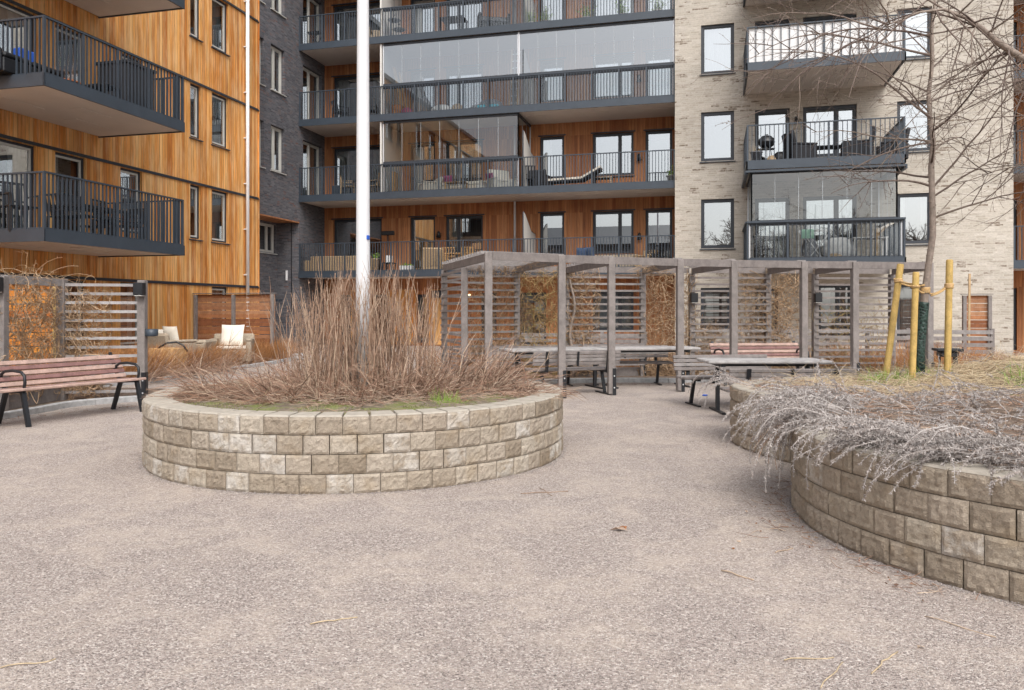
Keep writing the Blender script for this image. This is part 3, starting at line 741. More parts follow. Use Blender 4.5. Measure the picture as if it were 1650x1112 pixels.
# =================================================================== KERBS AND BEDS
def spline(pts, n=12):
    out = []; P = [Vector(p) for p in pts]; P = [2*P[0]-P[1]]+P+[2*P[-1]-P[-2]]
    for i in range(1, len(P)-2):
        for j in range(n):
            t = j/n; a, b, c, d = P[i-1], P[i], P[i+1], P[i+2]
            out.append(.5*((2*b)+(-a+c)*t+(2*a-5*b+4*c-d)*t*t+(-a+3*b-3*c+d)*t**3))
    out.append(P[-2]); return out
def kerb(name, pts, label, h=.09, w=.10):
    L = spline([W(*p) for p in pts], 10); mb = MB(); acc = 0; run = [L[0]]
    segs = []
    for a, b in zip(L, L[1:]):
        acc += (b-a).length; run.append(b)
        if acc > .95: segs.append(run); run = [b]; acc = 0
    if len(run) > 1: segs.append(run)
    r = R_(3)
    for sg in segs:
        dz = r.uniform(-.006, .006); n = len(sg); vs = []
        for i, p in enumerate(sg):
            d = (sg[min(i+1,n-1)]-sg[max(i-1,0)]).normalized(); s = Vector((-d.y, d.x))
            q = p+(d*.004 if i == 0 else (-d*.004 if i == n-1 else d*0))
            for k, z in ((-.5,-.05),(-.5,h+dz-.012),(-.38,h+dz),(.38,h+dz),(.5,h+dz-.012),(.5,-.05)):
                e = q+s*k*w; vs.append((e.x, e.y, z))
        fs = [(i*6+j, (i+1)*6+j, (i+1)*6+j+1, i*6+j+1) for i in range(n-1) for j in range(5)]
        fs += [tuple(range(6)), tuple((n-1)*6+j for j in range(6))[::-1]]
        mb.add(vs, fs)
    o = mb.build(name, M['kerb']); tag(o, label, 'kerb'); return L
K1 = [(-7.6,8.3),(-7.0,9.6),(-6.72,10.9),(-6.55,11.9),(-5.8,12.62),(-5.3,12.95)]
K2 = [(-7.9,14.6),(-7.25,15.75),(-6.95,17.4),(-6.6,20.0),(-6.25,23.3)]
K3 = [(-1.9,14.9),(-.6,15.3),(.9,15.55),(2.0,15.8),(3.3,15.75),(5.5,16.1),(7.5,16.5),(9.5,17.2)]
k1 = kerb('kerb', K1, 'grey granite kerb curving behind the left mauve bench')
k2 = kerb('kerb', K2, 'grey granite kerb in front of the rusty brown shrubs on the left')
k3 = kerb('kerb', K3, 'grey granite kerb running behind the picnic tables')
def bed(name, line, extra, label, z=.045, m='soil'):
    pts = [(p.x, p.y) for p in line]+[W(*e) for e in extra]
    mb = MB(); mb.add([(x, y, z) for x, y in pts], [tuple(range(len(pts)))]); tag(mb.build(name, M[m]), kind='structure')
bed('planting_bed', k1, [(-5.6,13.9),(-7.4,14.3),(-9.6,14.0),(-9.8,8.3)], '')
bed('planting_bed', k2, [(-9.5,23.0),(-9.5,14.5)], '')
bed('planting_bed', k3, [(10.5,22.5),(-1.9,22.5)], '')

# =================================================================== BLOCK PLANTERS
def block_wall(mb, cap, pts, centre, courses=4, bh=.155, bw=.2135, dep=.25, seed=1, closed=True, tone=None):
    r = R_(seed); c0 = Vector(centre)
    P = [Vector(p) for p in pts]
    if closed: P = P+[P[0]]
    cum = [0]
    for a, b in zip(P, P[1:]): cum.append(cum[-1]+(b-a).length)
    T = cum[-1]; n = max(1, round(T/bw)); step = T/n
    def at(s):
        if closed: s = s % T
        s = max(0, min(T, s))
        lo, hi = 0, len(cum)-1
        while hi-lo > 1:
            m = (lo+hi)//2
            if cum[m] <= s: lo = m
            else: hi = m
        return P[lo]+(P[lo+1]-P[lo])*((s-cum[lo])/(cum[lo+1]-cum[lo]))
    offs = [0, .47, .13, .61]
    for k in range(courses):
        for i in range(n if closed else n+1):
            s0 = (i+offs[k % 4])*step-(0 if closed else step*.9); s1 = s0+step
            if not closed: s0 = max(0, s0); s1 = min(T, s1)
            if s1-s0 < .05: continue
            a = at(s0); b = at(s1); e = (b-a); L = e.length; e /= L
            o = Vector((e.y, -e.x))
            if ((a+b)/2-c0).dot(o) < 0: o = -o
            jut = r.uniform(-.005, .005); gap = .0025+.004*(r.random() < .1)
            z0 = k*bh+.003; z1 = (k+1)*bh-.002
            top = k == courses-1
            if top: z1 -= .010
            NX, NZ = 10, 7; vs = []; sd = r.uniform(0, 99)
            for jz in range(NZ+1):
                for jx in range(NX+1):
                    fx = jx/NX; fz = jz/NZ
                    x_ = gap+(L-2*gap)*fx; z_ = z0+(z1-z0)*fz
                    ed = min(min(fx, 1-fx)*L, min(fz, 1-fz)*bh)
                    q = min(1, ed/.012); fall = -0.008*(1-q)**1.5
                    nz = noise.noise(Vector((x_*22+sd, z_*22, sd)))*.008+noise.noise(Vector((x_*60+sd, z_*60, sd*2)))*.007
                    d = jut+fall+q*(nz+.003)
                    p = a+e*x_+o*d
                    vs.append((p.x, p.y, z_))
            fs = [(j*(NX+1)+i2, j*(NX+1)+i2+1, (j+1)*(NX+1)+i2+1, (j+1)*(NX+1)+i2) for j in range(NZ) for i2 in range(NX)]
            nb = len(vs); tp = .026 if top else .02
            B = [a+e*tp-o*dep, b-e*tp-o*dep]
            vs += [(B[0].x,B[0].y,z0),(B[1].x,B[1].y,z0),(B[1].x,B[1].y,z1),(B[0].x,B[0].y,z1)]
            lcol = [j*(NX+1) for j in range(NZ+1)]; rcol = [j*(NX+1)+NX for j in range(NZ+1)]
            fs += [tuple(lcol)+(nb+3, nb), tuple(rcol[::-1])+(nb+1, nb+2),
                   tuple(range(NZ*(NX+1), NZ*(NX+1)+NX+1))+(nb+2, nb+3), tuple(range(NX, -1, -1))+(nb, nb+1), (nb, nb+3, nb+2, nb+1)]
            mb.add(vs, fs)
            if top:
                zt = z1+.011+r.uniform(0, .002); zb = z1+.0005
                F = [a+e*.006-o*(.006-jut), b-e*.006-o*(.006-jut)]
                F2 = [a+e*.012-o*.02, b-e*.012-o*.02]
                A = [F[0], F[1], B[1], B[0]]
                cap.bb = None
                vv = [(p.x, p.y, zb) for p in A]+[(p.x, p.y, zt) for p in (F2[0], F2[1], B[1], B[0])]
                cap.add(vv, [(4,5,6,7),(0,1,5,4),(1,2,6,5),(2,3,7,6),(3,0,4,7)])
CF1 = (-1.57, 8.26, 2.10)
def circ(lat, zc, ra, rb, a0, a1, n):
    return [Vector(W(lat+ra*math.cos(math.radians(a0+(a1-a0)*i/n)), zc+rb*math.sin(math.radians(a0+(a1-a0)*i/n)))) for i in range(n+1)]
c1 = W(CF1[0], CF1[1])
pl1 = empty('round_planter', (c1[0], c1[1], 0), 'low round raised planter of split-face concrete blocks around the white flagpole', 'planter')
w_ = MB(); cp = MB(); block_wall(w_, cp, circ(CF1[0], CF1[1], 2.1, 2.1, 0, 360, 160)[:-1], c1, seed=5)
w_.build('block_wall', M['block'], pl1); cp.build('capping', M['cap'], pl1)
def soil_grid(inside, x0, x1, y0, y1, hfun, st=.07):
    mb = MB(); nx = int((x1-x0)/st); ny = int((y1-y0)/st); idx = {}; vs = []
    for j in range(ny+1):
        for i in range(nx+1):
            la, zc = x0+i*st, y0+j*st
            if inside(la, zc): idx[(i,j)] = len(vs); vs.append(W3(la, zc, hfun(la, zc)))
    fs = [(idx[(i,j)], idx[(i+1,j)], idx[(i+1,j+1)], idx[(i,j+1)]) for j in range(ny) for i in range(nx)
          if all(q in idx for q in ((i,j),(i+1,j),(i+1,j+1),(i,j+1)))]
    mb.add(vs, fs, True); return mb
def h1(la, zc):
    d = math.hypot(la-CF1[0], zc-CF1[1]); return .588+.05*max(0, 1-d/1.8)+.018*noise.noise(Vector((la*4, zc*4, 0)))+.012*noise.noise(Vector((la*13, zc*13, 3)))
soil_grid(lambda a, b: math.hypot(a-CF1[0], b-CF1[1]) < 2.0, -3.7, .6, 6.1, 10.4, h1, .05).build('soil', M['moss'], pl1)

# second planter: round front part joined to an oval back part
PA = (3.98, 5.2, 2.0, 2.0); 
PBc = (5.0, 8.5); PBa = 2.6; PBf = 2.6; PBb = 1.5
def inA(a, b, s=0.0): return math.hypot(a-PA[0], b-PA[1]) < PA[2]-s
def inB(a, b, s=0.0):
    rb = (PBb if b > PBc[1] else PBf)-s; return ((a-PBc[0])/(PBa-s))**2+((b-PBc[1])/rb)**2 < 1
ca = W(PA[0], PA[1]); cbk = W(*PBc)
pl2 = empty('curved_planter', (ca[0], ca[1], 0), 'large curved raised planter of split-face blocks overhung by dry silvery plants on the right', 'planter')
w_ = MB(); cp = MB()
runA = []
for i in range(0, 361):
    an = math.radians(40+i); a, b = PA[0]+2*math.cos(an), PA[1]+2*math.sin(an)
    if not inB(a, b): runA.append(Vector(W(a, b)))
    elif runA: break
# runA starts inside B maybe : rebuild as contiguous arc
angs = [k for k in range(0, 720) if not inB(PA[0]+2*math.cos(math.radians(k)), PA[1]+2*math.sin(math.radians(k)))]
st = next(k for k in range(60, 420) if not inB(PA[0]+2*math.cos(math.radians(k)), PA[1]+2*math.sin(math.radians(k))))
runA = []; k = st
while not inB(PA[0]+2*math.cos(math.radians(k)), PA[1]+2*math.sin(math.radians(k))):
    runA.append(Vector(W(PA[0]+2*math.cos(math.radians(k)), PA[1]+2*math.sin(math.radians(k))))); k += 2
runA.append(Vector(W(PA[0]+2*math.cos(math.radians(k)), PA[1]+2*math.sin(math.radians(k)))))
runB = []
def pB(k):
    s = math.sin(math.radians(k)); return PBc[0]+PBa*math.cos(math.radians(k)), PBc[1]+(PBb if s > 0 else PBf)*s
st = next(k for k in range(270, 700) if not inA(*pB(k))); k = st
while not inA(*pB(k)): runB.append(Vector(W(*pB(k)))); k += 2
runB.append(Vector(W(*pB(k))))
block_wall(w_, cp, runA, ca, seed=11, closed=False); block_wall(w_, cp, runB, cbk, seed=23, closed=False)
w_.build('block_wall', M['block_grey'], pl2); cp.build('capping', M['cap'], pl2)
def h2(la, zc):
    m = .27*math.exp(-((la-6.0)**2/1.5+(zc-8.7)**2/.9))+.10*math.exp(-((la-4.3)**2/1.5+(zc-6.4)**2/1.0))
    return .59+m+.025*noise.noise(Vector((la*3, zc*3, 0)))+.015*noise.noise(Vector((la*12, zc*12, 3)))
soil_grid(lambda a, b: inA(a, b, .10) or inB(a, b, .10), 1.9, 7.7, 3.1, 10.1, h2, .06).build('soil', M['soil'], pl2)

# =================================================================== FLAGPOLE
fp = empty('flagpole', W3(-1.57, 8.26, .6), 'tall white tapered flagpole rising from the round planter', 'flagpole')
s_ = MB(); fx, fy = W(-1.57, 8.26); s_.lathe(fx, fy, [(.0,.5),(.076,.5),(.074,1.6),(.060,5),(.050,9.2),(.0,9.2)], 28); s_.build('pole', M['pole'], fp)
s_ = MB(); s_.lathe(fx, fy, [(0,9.2),(.055,9.22),(.07,9.28),(.055,9.34),(0,9.36)], 16); s_.build('finial', M['alu'], fp)
s_ = MB(); q = W3(-1.57+.062, 8.22, 0); s_.bbox(q.x-.012, q.x+.010, q.y-.02, q.y+.02, zz(386, 8.2), zz(379, 8.2), .004); s_.build('rope_cleat', M['blue'], fp)

# =================================================================== STEMS / PLANT HELPERS
def stem(mb, p, d, L, r0, droop=0.0, segs=4, jit=.15, rnd=random, n=3, r1=.25, up=0.0, zmin=None):
    pts = [Vector(p)]; d = Vector(d).normalized()
    for i in range(segs):
        d = (d+Vector((rnd.gauss(0,jit), rnd.gauss(0,jit), rnd.gauss(0,jit)-droop+up))).normalized()
        q = pts[-1]+d*(L/segs)
        if zmin is not None and q.z < zmin: q.z = zmin+rnd.uniform(0, .02)
        pts.append(q)
    mb.tube(pts, [r0*(1-(1-r1)*i/segs) for i in range(segs+1)], n, caps=False, sm=False)
    return pts
def leaf(mb, p, d, L, w, rnd):
    d = Vector(d).normalized(); s = d.cross(Vector((rnd.uniform(-1,1), rnd.uniform(-1,1), rnd.uniform(-1,1))))
    if s.length < 1e-3: return
    s.normalize(); p = Vector(p)
    mb.add([p, p+d*L*.45+s*w, p+d*L, p+d*L*.45-s*w], [(0,1,2,3)])
def rdir(rnd, el0=-1, el1=1):
    a = rnd.uniform(0, 2*PI); z = rnd.uniform(el0, el1); c = math.sqrt(max(0, 1-z*z)); return Vector((c*math.cos(a), c*math.sin(a), z))
def cdir(la, zc, z=0.0):
    return Vector((zc*Fx+la*Rx, zc*Fy+la*Ry, z))

# upright shrub by the flagpole
rn = R_(21); sh = MB()
for i in range(310):
    la = -1.58+rn.gauss(0, .36); zc = 8.25+rn.gauss(0, .30)
    la = max(-2.3, min(-.85, la))
    if math.hypot(la+1.57, zc-8.26) < .10: continue
    lean = (la+1.58)*.06
    H = rn.uniform(.72, 1.30)*(1-.10*abs(la+1.55))
    pts = stem(sh, W3(la, zc, h1(la,zc)-.02), cdir(lean+rn.gauss(0,.05), rn.gauss(0,.07), 1), H, rn.uniform(.0045,.0078), 0, 6, .045, rn, r1=.35)
    for q in range(rn.randint(3, 7)):
        j = rn.randint(1, 5); stem(sh, pts[j], Vector(pts[j+1]-pts[j]).normalized()+rdir(rn)*.30, rn.uniform(.10,.40), .0036, 0, 3, .06, rn, r1=.4)
    for q in range(5):
        j = rn.randint(3, 5); leaf(sh, pts[j]+(pts[j+1]-pts[j])*rn.random(), Vector((0,0,1))+rdir(rn)*.5, rn.uniform(.014,.03), .005, rn)
for i in range(36):
    sd_ = rn.choice((-1,1)); la = -1.57+sd_*rn.uniform(.3, .7); zc = 8.2+rn.gauss(0, .25)
    stem(sh, W3(la, zc, .6), cdir((la+1.55)*.55, rn.gauss(0,.2), 1), rn.uniform(.7,1.2), .0048, 0, 6, .08, rn)
o = sh.build('dormant_shrub', M['twig_up']); tag(o, 'tall bundle of bare upright brown stems around the base of the white flagpole', 'shrub')
# sprawling clumps : each one a plant
spots = [(-2.75,7.75,.55,-.8,-.25,'sprawling bare brown perennial flopping to the left edge of the round planter'),
         (-2.3,8.9,.6,-.95,.15,'sprawling bare stems behind the left side of the round planter'),
         (-2.15,7.5,.5,-.5,-.4,'tangle of bare brown stems at the front left of the round planter'),
         (-1.5,7.5,.45,.1,-.5,'tangle of bare brown stems in front of the flagpole'),
         (-.95,7.7,.5,.35,-.4,'bare brown stems fanning out right of the flagpole'),
         (-.5,8.2,.62,.5,-.05,'taller bushy bare perennial on the right of the flagpole'),
         (-.4,8.9,.6,.75,.1,'bare bushy stems at the back right of the round planter'),
         (.0,8.1,.5,.95,.05,'loose bare stems leaning far out to the right over the planter rim')]
for k, (la0, zc0, ln, dl, dz, lab) in enumerate(spots):
    rn = R_(40+k); m = MB()
    for i in range(180):
        a = rn.uniform(0, 2*PI); rr = rn.random()**.5*.38
        la = la0+rr*math.cos(a); zc = zc0+rr*math.sin(a)
        if math.hypot(la-CF1[0], zc-CF1[1]) > 1.75: continue
        upv = rn.uniform(.25, 1.25) if k in (5, 6) else rn.uniform(.08, .85)
        if k == 7: upv = rn.uniform(.05, .4)
        d = cdir(dl*rn.uniform(.3,1.3)+rn.gauss(0,.42), dz*rn.uniform(.3,1.3)+rn.gauss(0,.42), upv)
        pts = stem(m, W3(la, zc, h1(la,zc)-.01), d, ln*rn.uniform(.6,1.35)*(1.15 if k==7 else .9), rn.uniform(.0036,.0062), .14, 5, .13, rn, zmin=.605)
        for q in range(rn.randint(1, 4)):
            j = rn.randint(1, 4); stem(m, pts[j], Vector(pts[j+1]-pts[j]).normalized()+rdir(rn)*.5, rn.uniform(.08,.25), .003, .05, 2, .08, rn)
    o = m.build('sprawling_perennial', M['twig']); tag(o, lab, 'perennial', 'dormant perennials in the round planter')
rn = R_(60); m = MB()
for i in range(2600):
    a = rn.uniform(0, 2*PI); rr = rn.random()**.5*1.78
    la = CF1[0]+rr*math.cos(a); zc = CF1[1]+rr*math.sin(a)
    if zc < 7.3 and rn.random() < .93 and rr > 1.35: continue
    stem(m, W3(la, zc, h1(la,zc)+rn.uniform(.0,.05)), cdir(rn.gauss(0,1), rn.gauss(0,.6), rn.uniform(-.1,.25)), rn.uniform(.12,.4), .0024, .08, 3, .15, rn, zmin=h1(la,zc)-.01)
tag(m.build('dead_stem_litter', M['litter']), 'flattened dead stems covering the soil of the round planter', 'litter', kind='stuff')
rn = R_(61); m = MB(); mm_ = MB()
for i in range(2600):
    a = math.radians(rn.uniform(195, 350)); rr = rn.uniform(1.4, 1.84); la = CF1[0]+rr*math.cos(a); zc = CF1[1]+rr*math.sin(a)
    if noise.noise(Vector((la*2.2, zc*2.2, 5))) < -.05: continue
    leaf(mm_, W3(la, zc, h1(la,zc)-.004), rdir(rn, .2, 1), rn.uniform(.012,.032), .0035, rn)
for i in range(110):
    la = -.62+rn.gauss(0,.07); zc = 7.25+rn.gauss(0,.06)
    stem(m, W3(la, zc, .55), cdir(rn.gauss(0,.4), rn.gauss(0,.4), 1), rn.uniform(.08,.20), .0028, .05, 3, .08, rn)
tag(m.build('grass_tuft', M['green']), 'single light green grass tuft near the front right rim of the round planter', 'grass tuft')
tag(mm_.build('moss', M['moss_green']), 'dull green moss along the front rim of the round planter', 'moss', kind='stuff')

# =================================================================== SILVERY TRAILING PLANTS (right planter)
def silver(m, p, d, L, rnd, droop, dens=1.0, zmin=None, fold=None, ll=.034):
    segs = max(5, int(L/.07)); pts = [Vector(p)]; d = Vector(d).normalized()
    for i in range(segs):
        d = (d+Vector((rnd.gauss(0,.14), rnd.gauss(0,.14), rnd.gauss(0,.11)-droop*(i/segs)))).normalized()
        q = pts[-1]+d*(L/segs)
        if fold: q = fold(q)
        if zmin is not None and q.z < zmin: q.z = zmin
        pts.append(q)
    m.tube(pts, [.0042*(1-.6*i/segs) for i in range(segs+1)], 3, caps=False, sm=False)
    for i in range(segs):
        a, b = pts[i], pts[i+1]; dd = (b-a).normalized(); f0 = i/segs
        if f0 < .12: continue
        for q in range(int(26*dens)):
            t_ = rnd.random(); o_ = dd.cross(rdir(rnd))
            if o_.length < .05: continue
            o_.normalize(); l_ = ll*rnd.uniform(.55,1.2)*(1.1-.55*f0)
            leaf(m, a+(b-a)*t_, dd*.55+o_*.95+Vector((0,0,-.1)), l_*.8, l_*.12, rnd)
    return pts
def ground_h(la, zc): return h2(la, zc)
def in2(la, zc, s=.1): return inA(la, zc, s) or inB(la, zc, s)
invW = lambda v: (v.x*Rx+v.y*Ry, v.x*Fx+v.y*Fy)
def fold_rim(q):
    la, zc = invW(q)
    if in2(la, zc, -.0):
        hh = h2(la, zc)+.01 if in2(la, zc, .26) else .628
        if q.z < hh:
            if q.z < hh-.10:   # inside the wall : push it out
                c_ = PA if zc < 6.7 else PBc
                v = Vector((la-c_[0], zc-c_[1])); v = v.normalized()*(2.06 if zc < 6.7 else 2.66); w2 = W(c_[0]+v.x, c_[1]+v.y)
                return Vector((w2[0], w2[1], q.z))
            q.z = hh+.005
    if q.z < .015: q.z = .015
    return q
groups = [('grey trailing perennial hanging in a thick curtain over the notch of the right planter', 126, 174, 1.6, 1.9, 150, .4, .85, .62, 1.0),
          ('grey feathery perennial spilling over the near corner of the right planter', 186, 214, 1.45, 1.85, 80, .35, .65, .45, 1.1),
          ('long silvery sprays lying across the front rim of the right planter', 208, 252, 1.35, 1.76, 80, .3, .62, .32, 1.1)]
for k, (lab, a0, a1, r0, r1, cnt, l0, l1, dr, de) in enumerate(groups):
    rn = R_(80+k); m = MB()
    for i in range(cnt):
        an = math.radians(rn.uniform(a0, a1)); rr = rn.uniform(r0, r1)
        la = PA[0]+rr*math.cos(an); zc = PA[1]+rr*math.sin(an)
        ou = (math.cos(an), math.sin(an)); tan = rn.gauss(-.9 if k == 2 else (-.4 if k == 1 else 0), .45)
        silver(m, W3(la, zc, .64+rn.uniform(0,.08)), cdir(ou[0]-ou[1]*tan*.8, ou[1]+ou[0]*tan*.8, rn.uniform(.05,.4)), rn.uniform(l0, l1), rn, dr*rn.uniform(.5,1.3), de, None, fold_rim)
    tag(m.build('trailing_perennial', M['silver']), lab, 'perennial', 'silvery plants trailing over the right planter')
rn = R_(90); m = MB()
for i in range(34):
    an = math.radians(rn.uniform(200, 240) if i % 3 else rn.uniform(160, 180)); la = PBc[0]+2.45*math.cos(an); zc = PBc[1]+2.45*math.sin(an)
    silver(m, W3(la, zc, .64), cdir(math.cos(an)+rn.gauss(0,.3), math.sin(an)+rn.gauss(0,.3), rn.uniform(.1,.5)), rn.uniform(.35,.75), rn, .45, .8, None, fold_rim)
tag(m.build('trailing_perennial', M['silver']), 'grey dry plant hanging over the far left wall of the right planter', 'perennial', 'silvery plants trailing over the right planter')
rn = R_(91); m = MB()
for i in range(1500):
    la = rn.uniform(2.1, 6.9); zc = rn.uniform(3.5, 9.6)
    if not in2(la, zc, .18) or la/zc > .85: continue
    far = zc > 7.4
    if far and rn.random() < .85 and la > 3.4: continue
    silver(m, W3(la, zc, h2(la,zc)+rn.uniform(.0,.07)), cdir(rn.gauss(-.2,1), rn.gauss(-.25,.8), rn.uniform(.0,.55)), rn.uniform(.18,.46), rn, .25, .8, None, fold_rim, .028)
tag(m.build('silver_ground_cover', M['silver']), 'matted dry silvery foliage covering the right planter', 'ground cover', kind='stuff')
rn = R_(92); m = MB(); m2 = MB()
for i in range(5200):
    la = rn.uniform(2.2, 7.4); zc = rn.uniform(3.6, 9.9)
    if not in2(la, zc, .12): continue
    sel = zc > 7.3 and la > 3.5
    if sel and rn.random() < .25: pass
    tgt = m2 if (sel and rn.random() < .8) else m
    stem(tgt, W3(la, zc, h2(la,zc)+rn.uniform(0,.05)), cdir(rn.gauss(0,1), rn.gauss(0,.7), rn.uniform(-.05,.3 if sel else .18)), rn.uniform(.12,.42), .0025, .1, 3, .16, rn, zmin=h2(la,zc)-.01)
tag(m.build('dead_stem_litter', M['litter']), 'rusty dead stems lying over the right planter', 'litter', kind='stuff')
rn = R_(93)
for i in range(5200):
    la = rn.gauss(5.5, 1.1); zc = rn.gauss(8.7, .6)
    if not in2(la, zc, .12): continue
    stem(m2, W3(la, zc, h2(la,zc)+rn.uniform(0,.07)), cdir(rn.gauss(0,1), rn.gauss(0,.7), rn.uniform(-.05,.25)), rn.uniform(.15,.5), .0026, .12, 3, .14, rn, zmin=h2(la,zc)-.01)
tag(m2.build('straw_mulch', M['straw']), 'pale straw lying around the staked young tree', 'straw', kind='stuff')
rn = R_(94)
for (la0, zc0, n_, lab) in ((4.22,8.75,260,'bright green grass tuft at the foot of the left leaning stake'), (4.62,8.9,130,'small green grass tuft between the stakes'), (5.3,8.0,120,'patchy green grass right of the young tree'), (5.0,7.0,60,'sparse green shoots near the right edge of the planter')):
    m = MB()
    for i in range(n_):
        la = la0+rn.gauss(0,.13); zc = zc0+rn.gauss(0,.12)
        stem(m, W3(la, zc, h2(la,zc)-.01), cdir(rn.gauss(0,.6), rn.gauss(0,.6), .8), rn.uniform(.10,.24), .004, .1, 3, .1, rn)
    tag(m.build('grass_tuft', M['green']), lab, 'grass tuft', 'green tufts in the right planter')
rn = R_(96); m = MB()
for i in range(110):
    an = math.radians(rn.uniform(128, 165)); rr = rn.uniform(1.7, 1.95); la = PA[0]+rr*math.cos(an); zc = PA[1]+rr*math.sin(an)
    pts = [W3(la, zc, .64)]; d = cdir(math.cos(an)+rn.gauss(0,.5), math.sin(an)+rn.gauss(0,.5), rn.uniform(0,.5)).normalized()
    for j in range(9):
        d = (d+Vector((rn.gauss(0,.28), rn.gauss(0,.28), -.22))).normalized(); pts.append(fold_rim(pts[-1]+d*rn.uniform(.03,.08)))
    m.tube(pts, [.0024]*10, 3, False, False)
tag(m.build('dead_perennial', M['litter']), 'brown dead stems under the grey curtain of plants at the notch of the right planter', 'perennial')
# brown drooping tuft on the left wall
rn = R_(95); m = MB()
for i in range(230):
    la = 3.0+rn.gauss(0,.10); zc = 7.05+rn.gauss(0,.12)
    stem(m, W3(la, zc, .66), cdir(-.75+rn.gauss(0,.25), -.55+rn.gauss(0,.25), rn.uniform(.1,.7)), rn.uniform(.35,.62), .0034, .30, 6, .06, rn)
tag(m.build('drooping_grass', M['twig']), 'drooping tuft of brown dead grass over the wall between the two curves of the right planter', 'grass')

# =================================================================== SHRUBS IN THE BEDS
def low_shrub(mat, seed, n, H, R0, name='low_shrub', r0=.0035, jit=.07):
    rn = R_(seed); m = MB()
    for i in range(n):
        a = rn.uniform(0, 2*PI); rr = rn.random()**.5*R0
        p = Vector((rr*math.cos(a), rr*math.sin(a), 0)); d = Vector((math.cos(a)*rr/R0*.7+rn.gauss(0,.18), math.sin(a)*rr/R0*.7+rn.gauss(0,.18), 1))
        pts = stem(m, p, d, H*rn.uniform(.6,1.1), r0, 0.0, 4, jit, rn)
        for q in range(rn.randint(3,6)):
            j = rn.randint(1,3); stem(m, pts[j], Vector(pts[j+1]-pts[j]).normalized()+rdir(rn)*.55, H*rn.uniform(.15,.4), r0*.65, 0, 2, .08, rn)
    return m.build(name, mat)
pro = [low_shrub(M['twig_red'], 100+i, 210, .62, .5) for i in range(3)]
hp = []
for i in range(12):
    t_ = i/11; la = -7.75+1.25*t_; zc = 15.2+8.2*t_; hp.append((la-.45+.25*t_, zc))
for i in range(7): hp.append((-8.6+.35*i*.6, 16.4+1.15*i))
rn = R_(5)
for i, (la, zc) in enumerate(hp):
    o = pro[i] if i < 3 else pro[i % 3].copy()
    if i >= 3: col.objects.link(o)
    q = W3(la, zc, .04); o.location = q; o.rotation_euler = (0, 0, rn.uniform(0, 6.28)); s = rn.uniform(.85,1.12)*(1.0+.05*(i < 6)); o.scale = (s*1.05, s*1.05, s)
    tag(o, 'low rusty brown shrub in the hedge behind the left kerb', 'shrub', 'rusty shrubs behind the left kerb')
pro2 = [low_shrub(M['twig_red'], 130+i, 170, .6, .42) for i in range(2)]
hp2 = [(-1.5,17.6),(-.6,18.2),(.6,18.6),(1.7,18.8),(2.9,18.6),(4.2,18.9),(5.3,18.4),(6.3,18.9),(7.3,18.6),(8.3,18.9),(9.3,18.5),(10.3,18.7),(9.0,16.9),(10.0,17.0),(11.0,17.2),(8.1,17.3)]
for i, (la, zc) in enumerate(hp2):
    o = pro2[i] if i < 2 else pro2[i % 2].copy()
    if i >= 2: col.objects.link(o)
    o.location = W3(la, zc, .04); s = rn.uniform(.85,1.25); o.scale = (s, s, s); o.rotation_euler = (0, 0, rn.uniform(0, 6.28))
    tag(o, 'low brown shrub in the bed behind the pergola', 'shrub', 'brown shrubs behind the pergola')
# flopping grey-brown perennials over the front of the left hedge
for k, (la, zc) in enumerate(((-6.9,16.6),(-6.75,18.0),(-7.25,15.6))):
    rn = R_(150+k); m = MB()
    for i in range(150):
        stem(m, W3(la+rn.gauss(0,.18), zc+rn.gauss(0,.3), .05), cdir(rn.uniform(.1,1.1), rn.gauss(-.2,.5), rn.uniform(.3,1.0)), rn.uniform(.6,1.05), .004, .10, 5, .07, rn)
    tag(m.build('flopping_perennial', M['twig']), 'bare stems flopping over the left kerb in front of the rusty hedge', 'perennial', 'perennials leaning over the left kerb')
# vines
def vine(name, A, B, z0, z1, n, seed, label, mat='vine', spread=.12, over=0, step=.09, extra=None):
    rn = R_(seed); n = int(n*2.2); m = MB(); A = Vector(A); B = Vector(B); ax = (B-A); L = ax.length; ax = ax/L; nv = Vector((-ax.y, ax.x))
    for i in range(n):
        s = rn.uniform(0, L); z = z0 if rn.random() < .3 else rn.uniform(z0, z1*.95); o_ = rn.gauss(0, spread*.5)
        pts = []; ds = rn.gauss(0,.5); dz = rn.uniform(.0,1)
        for j in range(rn.randint(5, 11)):
            p = A+ax*s+nv*o_; pts.append((p.x, p.y, z))
            ds = ds*.6+rn.gauss(0,.5); dz = dz*.6+rn.gauss(.12 if z < z1 else -.5,.45)
            s += ds*step; z += dz*step; o_ = o_*.8+rn.gauss(0, spread*.25)
            s = max(-.12, min(L+.12, s)); z = max(.05, z)
        r0 = rn.uniform(.003,.0062); m.tube(pts, [r0]*len(pts), 3, caps=False, sm=False)
        for q in range(3):
            j = rn.randrange(len(pts)); stem(m, pts[j], rdir(rn), rn.uniform(.05,.22), .003, .04, 2, .2, rn)
    if extra: extra(m, rn)
    o = m.build(name, M[mat]); tag(o, label, 'climbing plant'); return o

